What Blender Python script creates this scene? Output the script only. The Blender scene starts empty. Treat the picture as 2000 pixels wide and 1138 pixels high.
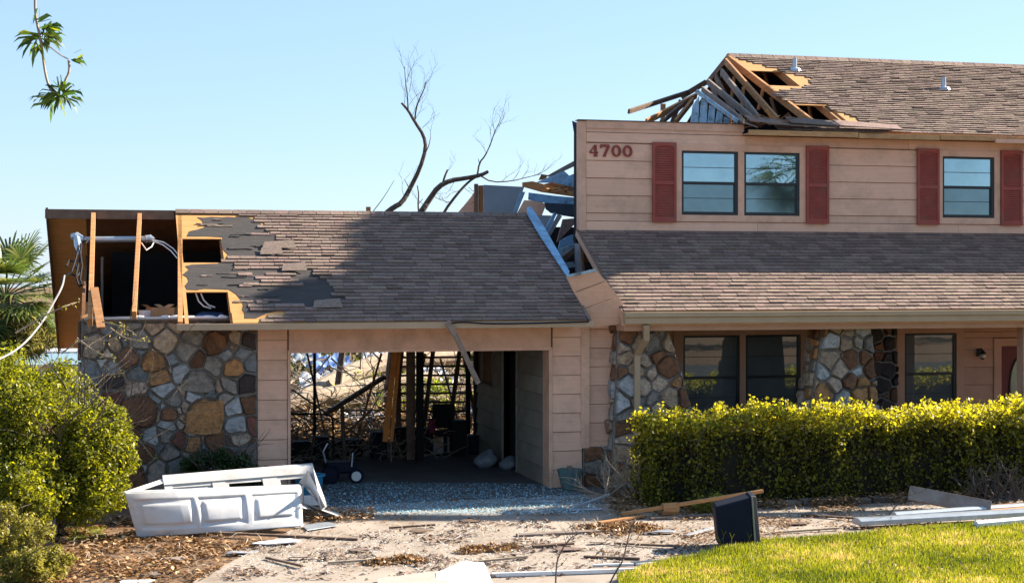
import bpy, math, random
import numpy as np
from mathutils import Vector, Matrix
random.seed(7); rng = np.random.default_rng(11)
SC = bpy.context.scene
COL = SC.collection
R = math.radians
# ---------------------------------------------------------------- camera, sky, sun, exposure
CAM = Vector((0, -26, 3.75)); TH = R(14.6); FPX = 3000.0; HOR = 540.0
FW = Vector((math.sin(TH), math.cos(TH), 0)); RT = Vector((math.cos(TH), -math.sin(TH), 0)); UP = Vector((0, 0, 1))
cd = bpy.data.cameras.new('camera'); cam = bpy.data.objects.new('camera', cd); COL.objects.link(cam)
cam.location = CAM; cam.rotation_euler = (R(90), 0, -TH)
cd.sensor_width = 36; cd.lens = 36 * FPX / 2000; cd.shift_y = -(569 - HOR) / 2000; cd.clip_start = .1; cd.clip_end = 1500
SC.camera = cam
LD = Vector((-1.7, -.40, -1.0)).normalized()            # the way the sunlight travels
SUN_EL = math.asin(-LD.z); SUN_AZ = math.atan2(-LD.x, -LD.y)
w = bpy.data.worlds.new('World'); SC.world = w; w.use_nodes = True
nt = w.node_tree; nt.nodes.clear()
sky = nt.nodes.new('ShaderNodeTexSky'); sky.sky_type = 'NISHITA'; sky.sun_disc = False
sky.sun_elevation = SUN_EL; sky.sun_rotation = SUN_AZ; sky.air_density = 1.0; sky.dust_density = .25; sky.ozone_density = 2.4
bg = nt.nodes.new('ShaderNodeBackground'); bg.inputs['Strength'].default_value = .05
wo = nt.nodes.new('ShaderNodeOutputWorld')
mxs = nt.nodes.new('ShaderNodeMix'); mxs.data_type = 'RGBA'; mxs.inputs[0].default_value = .52; mxs.inputs[7].default_value = (2.9, 4.4, 6.5, 1)
nt.links.new(sky.outputs[0], mxs.inputs[6]); nt.links.new(mxs.outputs[2], bg.inputs[0]); nt.links.new(bg.outputs[0], wo.inputs[0])
sl = bpy.data.lights.new('sun', 'SUN'); sl.energy = 5.0; sl.angle = R(.5); sl.color = (1, .88, .70)
so = bpy.data.objects.new('sun', sl); COL.objects.link(so); so.rotation_euler = LD.to_track_quat('-Z', 'Y').to_euler(); so.location = (20, 5, 20)
SC.view_settings.view_transform = 'Standard'; SC.view_settings.look = 'None'; SC.view_settings.gamma = 1
SC.view_settings.exposure = 1.9
SC.view_settings.use_curve_mapping = False
SC.cycles.max_bounces = 6
# ---------------------------------------------------------------- helpers
def ray(px, py): return FW * FPX + RT * (px - 1000) + UP * (HOR - py)
def at(px, py, X=None, Y=None, Z=None, pl=None):
    d = ray(px, py)
    if pl: t = (pl[0] - CAM).dot(pl[1]) / d.dot(pl[1])
    elif X is not None: t = (X - CAM.x) / d.x
    elif Y is not None: t = (Y - CAM.y) / d.y
    else: t = (Z - CAM.z) / d.z
    return CAM + d * t
def depth(p): return (Vector(p) - CAM).dot(FW)
class MB:
    def __init__(s): s.v = []; s.f = []; s.t = []
    def add(s, v, f, t=None):
        n = len(s.v); s.v += [tuple(p) for p in v]; s.f += [tuple(i + n for i in q) for q in f]; s.t += [random.random() if t is None else t] * len(f); return s
    def box(s, a, b, t=None):
        x0, y0, z0 = [min(a[i], b[i]) for i in range(3)]; x1, y1, z1 = [max(a[i], b[i]) for i in range(3)]
        return s.add([(x0,y0,z0),(x1,y0,z0),(x1,y1,z0),(x0,y1,z0),(x0,y0,z1),(x1,y0,z1),(x1,y1,z1),(x0,y1,z1)],
              [(0,3,2,1),(4,5,6,7),(0,1,5,4),(1,2,6,5),(2,3,7,6),(3,0,4,7)], t)
    def beam(s, p, q, wd, ht, up=(0,0,1), t=None, roll=0):
        p = Vector(p); q = Vector(q); d = (q - p).normalized(); u = Vector(up)
        if abs(d.dot(u)) > .98: u = Vector((0, 1, 0))
        a = d.cross(u).normalized(); b = a.cross(d)
        if roll: m = Matrix.Rotation(roll, 3, d); a = m @ a; b = m @ b
        a *= wd / 2; b *= ht / 2
        v = [p-a-b, p+a-b, p+a+b, p-a+b, q-a-b, q+a-b, q+a+b, q-a+b]
        return s.add(v, [(0,1,2,3),(7,6,5,4),(0,4,5,1),(1,5,6,2),(2,6,7,3),(3,7,4,0)], t)
    def prism(s, pts, off, t=None):
        pts = [Vector(p) for p in pts]; off = Vector(off); n = len(pts)
        return s.add(pts + [p + off for p in pts], [tuple(range(n)), tuple(range(2*n-1, n-1, -1))] + [(i, i+n, (i+1) % n + n, (i+1) % n) for i in range(n)], t)
    def tube(s, path, rad, k=6, t=None):
        path = [Vector(p) for p in path]; n = len(path)
        if not hasattr(rad, '__len__'): rad = [rad] * n
        if len(rad) != n: rad = [rad[0]+(rad[-1]-rad[0])*i/(n-1) for i in range(n)]
        vs = []; a = None
        for i, p in enumerate(path):
            d = (path[min(i+1, n-1)] - path[max(i-1, 0)]).normalized()
            if a is None: a = d.orthogonal().normalized()
            a = (a - d * a.dot(d)); a = a.normalized() if a.length > 1e-5 else d.orthogonal().normalized()
            b = d.cross(a)
            vs += [p + (a * math.cos(2*math.pi*j/k) + b * math.sin(2*math.pi*j/k)) * rad[i] for j in range(k)]
        fs = [(i*k+j, i*k+(j+1) % k, (i+1)*k+(j+1) % k, (i+1)*k+j) for i in range(n-1) for j in range(k)]
        fs += [tuple(range(k-1, -1, -1)), tuple(range((n-1)*k, n*k))]
        return s.add(vs, fs, t)
    def lathe(s, c, prof, k=20, t=None):
        c = Vector(c); vs = []; n = len(prof)
        for r_, z_ in prof: vs += [c + Vector((r_*math.cos(2*math.pi*j/k), r_*math.sin(2*math.pi*j/k), z_)) for j in range(k)]
        fs = [(i*k+j, i*k+(j+1) % k, (i+1)*k+(j+1) % k, (i+1)*k+j) for i in range(n-1) for j in range(k)]
        return s.add(vs, fs, t)
def wloc(o):
    l = Vector((0, 0, 0))
    while o: l += o.location; o = o.parent
    return l
def mkmesh(name, v, f, t=None, mat=None, smooth=False):
    me = bpy.data.meshes.new(name); me.from_pydata(v, [], f)
    if t is not None:
        at_ = me.attributes.new('tint', 'FLOAT', 'FACE'); at_.data.foreach_set('value', np.asarray(t, dtype=np.float32))
    if mat: me.materials.append(mat)
    if smooth: me.polygons.foreach_set('use_smooth', [True] * len(me.polygons))
    me.update(); return me
def tag(o, label=None, cat=None, group=None, kind=None):
    if label: o['label'] = label
    if cat: o['category'] = cat
    if group: o['group'] = group
    if kind: o['kind'] = kind
    return o
def obj(name, mb, mat, parent=None, label=None, cat=None, group=None, kind=None, smooth=False, bevel=0, org=None):
    v = mb.v
    if parent: off = wloc(parent)
    elif kind == 'structure': off = Vector((0, 0, 0))
    else:
        a = np.array(v); off = Vector(org) if org else Vector(((a[:,0].min()+a[:,0].max())/2, (a[:,1].min()+a[:,1].max())/2, a[:,2].min()))
    me = mkmesh(name, [(p[0]-off.x, p[1]-off.y, p[2]-off.z) for p in v], mb.f, mb.t, mat, smooth)
    o = bpy.data.objects.new(name, me); COL.objects.link(o)
    if parent: o.parent = parent
    else: o.location = off
    if bevel:
        b = o.modifiers.new('bevel', 'BEVEL'); b.width = bevel; b.segments = 2; b.limit_method = 'ANGLE'
    return tag(o, label, cat, group, kind)
def thing(name, loc, label, cat, group=None):
    o = bpy.data.objects.new(name, None); COL.objects.link(o); o.location = loc; o.empty_display_size = .2
    return tag(o, label, cat, group)
def npobj(name, V, Q, T, mat, parent=None, **k):
    """V: n x 3 verts, Q: m x 4 quads (numpy), T: m tints"""
    off = wloc(parent) if parent else (Vector((0,0,0)) if k.get('kind') in ('structure', 'stuff') else Vector((float(V[:,0].mean()), float(V[:,1].mean()), float(V[:,2].min()))))
    me = bpy.data.meshes.new(name); V = V - np.array(off)[None]
    me.vertices.add(len(V)); me.vertices.foreach_set('co', V.astype(np.float32).ravel())
    me.loops.add(Q.size); me.loops.foreach_set('vertex_index', Q.astype(np.int32).ravel())
    me.polygons.add(len(Q)); me.polygons.foreach_set('loop_start', (np.arange(len(Q)) * Q.shape[1]).astype(np.int32))
    a = me.attributes.new('tint', 'FLOAT', 'FACE'); a.data.foreach_set('value', np.asarray(T, dtype=np.float32))
    me.materials.append(mat); me.update(calc_edges=True); me.validate()
    o = bpy.data.objects.new(name, me); COL.objects.link(o)
    if parent: o.parent = parent
    else: o.location = off
    return tag(o, **k)
# ---------------------------------------------------------------- materials
def M(name, c1, c2=None, scale=3, rough=.8, bump=.25, bscale=30, st=(1,1,1), metal=0, rnd=.0, tint=.0, spec=.4, dirt=None, dscale=.8, damt=.5, hue=0):
    m = bpy.data.materials.new(name); m.use_nodes = True; n = m.node_tree; N = n.nodes; L = n.links
    b = N['Principled BSDF']; b.inputs['Roughness'].default_value = rough; b.inputs['Metallic'].default_value = metal; b.inputs['Specular IOR Level'].default_value = spec
    tc = N.new('ShaderNodeTexCoord'); mp = N.new('ShaderNodeMapping'); mp.inputs['Scale'].default_value = st; L.new(tc.outputs['Object'], mp.inputs[0])
    oi = N.new('ShaderNodeObjectInfo')
    if rnd:
        ad = N.new('ShaderNodeVectorMath'); ad.operation = 'ADD'; cx = N.new('ShaderNodeMath'); cx.operation = 'MULTIPLY'; cx.inputs[1].default_value = 37
        L.new(oi.outputs['Random'], cx.inputs[0]); L.new(mp.outputs[0], ad.inputs[0]); L.new(cx.outputs[0], ad.inputs[1]); vec = ad.outputs[0]
    else: vec = mp.outputs[0]
    no = N.new('ShaderNodeTexNoise'); no.inputs['Scale'].default_value = scale; no.inputs['Detail'].default_value = 6; no.inputs['Roughness'].default_value = .65; L.new(vec, no.inputs['Vector'])
    rp = N.new('ShaderNodeValToRGB'); rp.color_ramp.elements[0].position = .32; rp.color_ramp.elements[1].position = .68
    c2 = c2 or tuple(x * .8 for x in c1)
    rp.color_ramp.elements[0].color = (*c2, 1); rp.color_ramp.elements[1].color = (*c1, 1); L.new(no.outputs[0], rp.inputs[0]); col = rp.outputs[0]
    if dirt:
        dn = N.new('ShaderNodeTexNoise'); dn.inputs['Scale'].default_value = dscale; dn.inputs['Detail'].default_value = 9; dn.inputs['Roughness'].default_value = .7; L.new(tc.outputs['Object'], dn.inputs['Vector'])
        dr = N.new('ShaderNodeValToRGB'); dr.color_ramp.elements[0].position = .48; dr.color_ramp.elements[1].position = .68; dr.color_ramp.elements[1].color = (damt,)*3 + (1,); L.new(dn.outputs[0], dr.inputs[0])
        mx = N.new('ShaderNodeMix'); mx.data_type = 'RGBA'; L.new(dr.outputs[0], mx.inputs[0]); L.new(col, mx.inputs[6]); mx.inputs[7].default_value = (*dirt, 1); col = mx.outputs[2]
    if rnd or tint:
        hs = N.new('ShaderNodeHueSaturation'); L.new(col, hs.inputs['Color']); col = hs.outputs[0]
        src = oi.outputs['Random']; amt = rnd
        if tint:
            aa = N.new('ShaderNodeAttribute'); aa.attribute_name = 'tint'; src = aa.outputs['Fac']; amt = tint
        mr = N.new('ShaderNodeMapRange'); mr.inputs[3].default_value = 1 - amt; mr.inputs[4].default_value = 1 + amt; L.new(src, mr.inputs[0]); L.new(mr.outputs[0], hs.inputs['Value'])
        if hue:
            m2 = N.new('ShaderNodeMath'); m2.operation = 'MULTIPLY'; m2.inputs[1].default_value = 7.31; m3 = N.new('ShaderNodeMath'); m3.operation = 'FRACT'
            L.new(src, m2.inputs[0]); L.new(m2.outputs[0], m3.inputs[0]); m4 = N.new('ShaderNodeMapRange'); m4.inputs[3].default_value = .5 - hue; m4.inputs[4].default_value = .5 + hue
            L.new(m3.outputs[0], m4.inputs[0]); L.new(m4.outputs[0], hs.inputs['Hue'])
    L.new(col, b.inputs['Base Color'])
    if bump:
        bn = N.new('ShaderNodeTexNoise'); bn.inputs['Scale'].default_value = bscale; bn.inputs['Detail'].default_value = 5; L.new(vec, bn.inputs['Vector'])
        bp = N.new('ShaderNodeBump'); bp.inputs['Strength'].default_value = bump; bp.inputs['Distance'].default_value = .02; L.new(bn.outputs[0], bp.inputs['Height']); L.new(bp.outputs[0], b.inputs['Normal'])
    return m
def leafmat(name, c1, c2, trans=.45, c3=None):
    m = bpy.data.materials.new(name); m.use_nodes = True; n = m.node_tree; N = n.nodes; L = n.links; b = N['Principled BSDF']
    aa = N.new('ShaderNodeAttribute'); aa.attribute_name = 'tint'
    rp = N.new('ShaderNodeValToRGB'); e = rp.color_ramp.elements; e[0].position = 0; e[1].position = .85; e[0].color = (*c1, 1); e[1].color = (*c2, 1)
    if c3: x = e.new(1.0); x.color = (*c3, 1)
    L.new(aa.outputs['Fac'], rp.inputs[0]); L.new(rp.outputs[0], b.inputs['Base Color']); b.inputs['Roughness'].default_value = .45; b.inputs['Specular IOR Level'].default_value = .35
    tr = N.new('ShaderNodeBsdfTranslucent'); hs = N.new('ShaderNodeHueSaturation'); hs.inputs['Value'].default_value = 1.5; hs.inputs['Saturation'].default_value = 1.1; L.new(rp.outputs[0], hs.inputs['Color']); L.new(hs.outputs[0], tr.inputs[0])
    mx = N.new('ShaderNodeMixShader'); mx.inputs[0].default_value = trans; L.new(b.outputs[0], mx.inputs[1]); L.new(tr.outputs[0], mx.inputs[2]); L.new(mx.outputs[0], N['Material Output'].inputs[0])
    return m
SIDE = M('siding_paint', (.72,.45,.325), (.65,.395,.28), 2.2, .75, .3, 40, (.5,1,12), rnd=.07, dirt=(.27,.19,.13), dscale=1.6, damt=.38)
TRIM = M('trim_paint', (.67,.41,.295), (.58,.345,.24), 2, .7, .1, 40, rnd=.04, dirt=(.27,.19,.12), dscale=2, damt=.5)
GUTT = M('gutter_paint', (.40,.29,.19), (.34,.245,.16), 3, .55, .05, 30)
FASC = M('eave_wood', (.50,.30,.14), (.36,.19,.08), 2.5, .8, .2, 20, (1,8,8), dirt=(.12,.08,.06), dscale=3)
SHUT = M('shutter_paint', (.33,.070,.048), (.25,.048,.036), 5, .65, .05, 50, dirt=(.20,.09,.07), dscale=3, damt=.6)
REDDOOR = M('door_paint', (.14,.022,.018), None, 3, .6, .05)
SHING = M('asphalt_shingle', (.25,.175,.142), (.15,.105,.09), 20, .95, .6, 160, tint=.27, hue=.015, rnd=.001)
FELT = M('tar_felt', (.030,.027,.028), (.055,.045,.042), 3, .85, .5, 12, (1,5,5))
PLY = M('plywood', (.55,.28,.095), (.42,.20,.06), 3, .8, .15, 25, (1,9,1), rnd=.1)
LUM = M('lumber', (.46,.225,.085), (.28,.125,.048), 5, .8, .2, 30, (1,1,6), rnd=.2)
LUMD = M('weathered_lumber', (.17,.11,.075), (.09,.055,.04), 5, .85, .3, 30, rnd=.3)
LUMG = M('gray_lumber', (.23,.19,.17), (.15,.11,.09), 5, .85, .3, 30, rnd=.2)
OSBD = M('old_sheathing', (.20,.095,.045), (.12,.055,.028), 3, .85, .2, 20)
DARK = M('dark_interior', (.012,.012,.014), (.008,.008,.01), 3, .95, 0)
BLUE = M('foam_board', (.22,.42,.62), (.15,.30,.48), 4, .55, .3, 12, rnd=.12, dirt=(.07,.09,.12), dscale=5, damt=.8)
MORT = M('mortar', (.27,.245,.22), (.15,.135,.125), 9, .95, .8, 40)
STONEC = {}
def stonemat(k):
    pal = dict(tan=((.44,.33,.22),(.25,.17,.115)), gray=((.31,.27,.235),(.17,.15,.13)), brown=((.20,.095,.045),(.11,.05,.028)), orange=((.42,.22,.085),(.25,.12,.05)),
               light=((.42,.42,.42),(.24,.25,.26)), dark=((.07,.05,.045),(.035,.028,.028)), beige=((.50,.40,.31),(.30,.22,.165)), red=((.20,.075,.05),(.10,.04,.03)), slate=((.21,.225,.235),(.12,.13,.14)))
    if k not in STONEC: STONEC[k] = M(k + '_stone', *pal[k], 11, .88, 1, 22, rnd=.25, dirt=tuple(x*.4+.02 for x in pal[k][1]), dscale=10, damt=.85)
    return STONEC[k]
def glassmat(name, base, metal, rough=.04, spec=.5):
    m = M(name, base, tuple(x*.75 for x in base), 1.2, rough, .03, 1.5, metal=metal, spec=spec); return m
GLASU = glassmat('upper_glass', (.36,.52,.60), .85, .012)
GLASD = glassmat('screened_glass', (.17,.25,.29), .8, .05)
GLASL = glassmat('lower_glass', (.20,.235,.25), .45, .012, 1.0)
FRAME = M('window_frame', (.018,.022,.026), None, 5, .4, 0)
WHITE = M('white_steel', (.72,.73,.74), (.62,.63,.65), 1.5, .38, .04, 4, dirt=(.35,.31,.26), dscale=1.4, damt=.45)
PVC = M('galvanised', (.45,.50,.56), (.33,.37,.42), 6, .35, .05, 20, metal=.5)
DOORW = M('door_steel', (.52,.525,.54), (.45,.455,.47), 1.5, .42, .04, 4, dirt=(.25,.22,.19), dscale=1.8, damt=.5)
PLYL = M('lit_plywood', (.80,.45,.17), (.62,.32,.11), 2.5, .8, .1, 20, (1,6,1))  # plywood copy lightened so the shaded left overhang looks lit
CONC = M('concrete', (.32,.27,.23), (.24,.20,.17), .9, .9, .25, 45, dirt=(.16,.115,.08), dscale=1.3, damt=.75)
SOIL = M('soil', (.17,.095,.05), (.085,.05,.028), 2.2, .95, 1, 25, dirt=(.28,.17,.09), dscale=5, damt=.7)
BARK = M('bark', (.11,.085,.07), (.06,.045,.038), 8, .95, .9, 20, rnd=.2)
BARKL = M('pale_bark', (.36,.29,.22), (.22,.17,.13), 8, .95, .6, 20, rnd=.2)
BLACKP = M('black_plastic', (.006,.010,.024), None, 4, .6, .1, 10, spec=.15)
# ---------------------------------------------------------------- ground
def flat(name, pts, z, th, mat, **k):
    mb = MB(); mb.prism([(p[0], p[1], z - th) for p in pts], (0, 0, th)); return obj(name, mb, mat, **k)
def g(px, py): p = at(px, py, Z=0); return (p.x, p.y)
n = 90; gm = MB(); vs = []
def gz(x, y): return -0.0 if y < 12 else -min(1.2, (y - 12) * .05)
xs = [-400,-150,-60] + [-30 + i*1.5 for i in range(60)] + [100, 200, 500]; ys = [-200,-80] + [-40 + i*1.5 for i in range(60)] + [80, 130, 250, 700]
for y in ys:
    for x in xs: vs.append((x, y, gz(x, y) - .02 + (random.uniform(-.015, .015) if y > -18 else 0)))
W = len(xs); gm.add(vs, [(j*W+i, j*W+i+1, (j+1)*W+i+1, (j+1)*W+i) for j in range(len(ys)-1) for i in range(W-1)], .5)
obj('ground', gm, SOIL, kind='structure')
drive = [g(640,965), g(600,1020), g(520,1065), g(380,1138), (-1.0,-14), (-2.4,-19), (14,-19), (26,-12), (26,-3.0), (8.7,-2.9), (8.3,-.6)]
flat('driveway', drive, .03, .15, CONC, kind='structure')
flat('garage_floor', [(2.0,-1.2),(8.3,-.9),(8.3,5.6),(2.0,9)], .045, .1, M('slab', (.10,.10,.105), (.06,.06,.065), 2, .8, .3, 20), kind='structure')
lawn_edge = [(1205,1138),(1258,1118),(1320,1103),(1400,1086),(1490,1066),(1600,1058),(1720,1048),(1850,1036),(2000,1026)]
LE = [g(*p) for p in lawn_edge]; LE.append((LE[-1][0]+9, LE[-1][1]-.3))
lawn_poly = [(LE[0][0]-2.4, -16.5)] + LE + [(24,-16.5)]
LAWN = M('lawn_soil', (.10,.13,.025), (.15,.13,.05), 3, .95, .8, 40)
flat('lawn', lawn_poly, .07, .12, LAWN, kind='structure')
flat('lawn', [(-1.9,-3.4),(-.2,-3.1),(-.1,-2.4),(-1.9,-2.2)], .012, .02, LAWN, kind='structure')
flat('street', [(-60,-31),(80,-31),(80,-24),(-60,-24)], .0, .02, M('asphalt', (.055,.055,.058), None, 3, .9, .4, 60), kind='structure')
cb = MB()
for i in range(16):
    x = 9.0 + i*.62; h = random.uniform(.08,.12); cb.box((x, -3.08+random.uniform(-.02,.02), .03), (x+.58, -2.9, .03+h))
EDG = M('old_edging', (.15,.125,.10), (.07,.055,.045), 6, .95, .7, 20, rnd=.3)
curb = thing('edging_curb', (9,-3,.03), 'low grey concrete edging blocks along the foot of the hedge', 'curb')
for i in range(16):
    x = 9.0 + i*.62; mb = MB(); mb.box((x, -3.08+random.uniform(-.02,.02), .03), (x+.58, -2.92, .03+random.uniform(.07,.11))); obj('block', mb, EDG, curb, bevel=.01)
# ---------------------------------------------------------------- the house
house = thing('damaged_house', (0,0,0), 'storm damaged two storey house with attached garage, torn shingle roofs and stone walls', 'house')
YU = 2.1; YG = 0.0
XR = 23.0
def px2(pxl, pyt, pxr, pyb, Y):
    a = at(pxl, pyt, Y=Y); b = at(pxr, pyb, Y=Y); return (a.x, b.x, b.z, a.z)
upA = px2(1330,294,1440,420,YU); upB = px2(1452,298,1560,423,YU); upC = px2(1839,305,1940,426,YU)
zt = (upA[3]+upB[3]+upC[3])/3; zb = (upA[2]+upB[2]+upC[2])/3
upper_wins = [(w_[0], w_[1], zb, zt) for w_ in (upA, upB, upC)]
loA = px2(1333,655,1443,793,YU); loB = px2(1455,655,1562,793,YU); loC = px2(1765,651,1866,781,YU)
lzt = loA[3]; lzb = .95
lower_wins = [(w_[0], w_[1], lzb, lzt) for w_ in (loA, loB, loC)]
def wall_pieces(mb, X0, X1, Z0, Z1, Y0, Y1, ops):
    xsx = sorted({X0, X1} | {min(max(v, X0), X1) for o in ops for v in o[:2]})
    for a, b in zip(xsx, xsx[1:]):
        if b - a < 1e-4: continue
        zs = [Z0]; 
        for o in sorted([o for o in ops if o[0] < b - 1e-4 and o[1] > a + 1e-4], key=lambda o: o[2]): zs += [max(o[2], Z0), min(o[3], Z1)]
        zs.append(Z1)
        for c, d in zip(zs[::2], zs[1::2]):
            if d - c > 1e-3: mb.box((a, Y0, c), (b, Y1, d))
def siding(parent, X0, X1, Z0, Z1, Y, ops, ex=.335, mat=SIDE, seam=None):
    z = Z0
    while z < Z1 - .01:
        cuts = sorted({z, min(z+ex, Z1)} | {v for o in ops for v in o[2:4] if z + .004 < v < min(z+ex, Z1) - .004})
        for a, b in zip(cuts, cuts[1:]):
            bl = sorted([(o[0], o[1]) for o in ops if o[2] < b - 1e-3 and o[3] > a + 1e-3]); x = X0; ivs = []
            for p, q in bl:
                if p > x + .01: ivs.append((x, p))
                x = max(x, q)
            if X1 > x + .01: ivs.append((x, X1))
            for p, q in ivs:
                segs = []; cx = p
                while q - cx > 5.5: nx = cx + random.uniform(3.2, 4.6); segs.append((cx, nx)); cx = nx
                segs.append((cx, q))
                for p1, q1 in segs:
                    th = lambda zz: .030 - .018 * (zz - z) / ex
                    ya, yb = Y - th(a), Y - th(b); g_ = .003
                    mb = MB(); mb.add([(p1+g_,ya,a),(q1-g_,ya,a),(q1-g_,Y,a),(p1+g_,Y,a),(p1+g_,yb,b-.010),(q1-g_,yb,b-.010),(q1-g_,Y,b-.010),(p1+g_,Y,b-.010)],
                        [(0,3,2,1),(4,5,6,7),(0,1,5,4),(1,2,6,5),(2,3,7,6),(3,0,4,7)])
                    obj('siding_board', mb, mat, parent)
        z += ex
# --- upper front wall
ZJ = 4.62; ZTL = 6.72; ZE = 6.52
X8 = 8.63
uw = MB(); frm = [(upper_wins[0][0]-.13, upper_wins[1][1]+.13, zb-.13, zt+.13), (upper_wins[2][0]-.13, upper_wins[2][1]+.13, zb-.13, zt+.13)]
opsU = upper_wins
wall_pieces(uw, X8+.02, XR, ZJ-.6, ZE, YU, YU+.1, opsU); uw.box((X8+.02, YU, ZE), (11.9, YU+.1, ZTL-.02))
upw = obj('upper_wall', uw, OSBD, house)
siding(upw, X8+.15, XR, ZJ+.02, ZE, YU-.001, frm)
siding(upw, X8+.15, 12.0, ZE+.0, ZTL-.12, YU-.001, [], ex=.16)
t_ = MB(); t_.box((X8, YU-.035, ZJ-.02), (X8+.145, YU+.12, ZTL)); obj('corner_board', t_, TRIM, upw)
t_ = MB(); t_.box((X8+.147, YU-.045, ZTL-.13), (12.02, YU+.1, ZTL+.01)); obj('top_trim', t_, TRIM, upw)
t_ = MB(); t_.box((X8-.02, YU-.06, ZTL+.012), (12.05, YU+.14, ZTL+.03)); obj('coping_strip', t_, LUMD, upw)
def window(parent, x0, x1, z0, z1, Y, glass, side=0, muntin=True):
    f = MB(); b = .045; yf, yb = Y-.03, Y+.06
    f.box((x0,yf,z0),(x0+b,yb,z1)).box((x1-b-.015,yf,z0),(x1,yb,z1)).box((x0+b,yf,z0),(x1-b-.015,yb,z0+b+.02)).box((x0+b,yf,z1-b),(x1-b-.015,yb,z1))
    o = obj('window', f, FRAME, parent, bevel=.004)
    zm = z0 + (z1-z0)*.50; r_ = MB(); r_.box((x0+b,yf+.01,zm-.028),(x1-b-.015,yb-.01,zm+.028)); obj('sash_rail', r_, FRAME, o, bevel=.003)
    for a, c, yy in ((z0+b+.02, zm-.028, Y+.02), (zm+.028, z1-b, Y+.0)):
        p = MB(); p.box((x0+b, yy, a), (x1-b-.015, yy+.006, c)); obj('pane', p, GLASD if (glass is GLASU and c == zm-.028) else glass, o)
        if muntin: q = MB(); q.box((x0+b, yy-.006, (a+c)/2-.006), (x1-b-.015, yy-.001, (a+c)/2+.006)); obj('muntin', q, FRAME, o)
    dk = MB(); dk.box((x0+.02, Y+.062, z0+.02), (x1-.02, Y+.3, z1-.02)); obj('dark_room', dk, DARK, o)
    return o
for w_ in upper_wins: window(upw, *w_, YU, GLASU)
def frame_trim(parent, fr, wins, Y, mat=TRIM):
    x0, x1, z0, z1 = fr; t = MB(); yf = Y - .048
    wx0 = min(w[0] for w in wins); wx1 = max(w[1] for w in wins); a = wins[0][2]; b = wins[0][3]
    t.box((x0,yf,z0),(wx0,Y,z1)).box((wx1,yf,z0),(x1,Y,z1)).box((wx0,yf,b),(wx1,Y,z1)).box((wx0,yf,z0),(wx1,Y,a))
    if len(wins) > 1: t.box((wins[0][1],yf,a),(wins[1][0],Y,b))
    return obj('window_trim', t, mat, parent, bevel=.004)
frame_trim(upw, frm[0], upper_wins[:2], YU); frame_trim(upw, frm[1], upper_wins[2:], YU)
def shutter(parent, x0, x1, z0, z1, Y):
    f = MB(); y0, y1 = Y-.09, Y-.052; s = .052; zm = z0 + (z1-z0)*.49
    f.box((x0,y0,z0),(x0+s,y1,z1)).box((x1-s,y0,z0),(x1,y1,z1)).box((x0+s,y0,z0),(x1-s,y1,z0+.09)).box((x0+s,y0,z1-.07),(x1-s,y1,z1)).box((x0+s,y0,zm-.03),(x1-s,y1,zm+.03))
    f.box((x0+s, y1-.008, z0+.09), (x1-s, y1, z1-.07))
    nn = 5; pts = [(x0+s + (x1-x0-2*s)*i/nn, y0+.002, z1-.072 - .03*(1-math.sin(math.pi*i/nn))) for i in range(nn+1)]
    f.prism([(x0+s, y0+.002, z1-.07)] + pts + [(x1-s, y0+.002, z1-.07)], (0,.03,0))
    o = obj('shutter', f, SHUT, parent, bevel=.003)
    for a, b in ((z0+.09, zm-.03), (zm+.03, z1-.1)):
        k = int((b-a)/.042)
        for i in range(k):
            z = a + (b-a)*(i+.5)/k; mb = MB(); mb.add([(x0+s,y1-.009,z+.02),(x1-s,y1-.009,z+.02),(x1-s,y0+.008,z-.012),(x0+s,y0+.008,z-.012),(x0+s,y1-.009,z+.012),(x1-s,y1-.009,z+.012),(x1-s,y0+.008,z-.02),(x0+s,y0+.008,z-.02)],
               [(0,1,2,3),(7,6,5,4),(0,4,5,1),(1,5,6,2),(2,6,7,3),(3,7,4,0)]); obj('slat', mb, SHUT, o)
for a, b in ((1272,1318.5),(1571.5,1616),(1788,1831),(1951.5,1993)):
    xa = at(a, 350, Y=YU).x; xb = at(b, 350, Y=YU).x; shutter(upw, xa, xb, zb-.15, zt+.15, YU)
# house number, raised digits with serifs
RED = M('number_paint', (.27,.045,.035), (.20,.03,.025), 6, .6, .05)
def strokes(parent, name, segs, x0, z0, wd, ht, Y):
    mb = MB()
    for i, (a, b, t) in enumerate(segs): mb.beam((x0+a[0]*wd, Y-.02-.0013*i, z0+a[1]*ht), (x0+b[0]*wd, Y-.02-.0013*i, z0+b[1]*ht), .022, t, up=(0,0,1) if abs(b[0]-a[0])*wd >= abs(b[1]-a[1])*ht else (1,0,0))
    obj(name, mb, RED, parent)
a_ = at(1150, 305, Y=YU); b_ = at(1238, 283, Y=YU); NZ = a_.z; NH = .215; ST = (b_.x - a_.x)/4; WD = ST*.76
num = obj('house_number', MB().box((a_.x-.02, YU-.0125, NZ-.0), (a_.x-.01, YU-.012, NZ+.01)), SIDE, upw)
T1, T2 = .05, .024
four = [((.72,0),(.72,1),T1), ((.05,.30),(1,.30),T2), ((.05,.32),(.66,.98),T2), ((.5,.02),(.95,.02),T2), ((.92,.2),(.92,.4),T2)]
seven = [((0,.95),(1,.95),T1*.9), ((.96,.95),(.42,.05),T1), ((.03,1),(.03,.72),T2), ((.25,.02),(.62,.02),T2)]
zero = []
for i in range(16):
    t0 = 2*math.pi*i/16; t1 = 2*math.pi*(i+1.25)/16; tt = T2 + (T1-T2)*abs(math.cos((t0+t1)/2))
    zero.append(((.5+.42*math.cos(t0), .5+.46*math.sin(t0)), (.5+.42*math.cos(t1), .5+.46*math.sin(t1)), tt))
for i, sg in enumerate((four, seven, zero, zero)): strokes(num, 'digit', sg, a_.x + i*ST, NZ, WD, NH, YU-.012)
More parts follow.
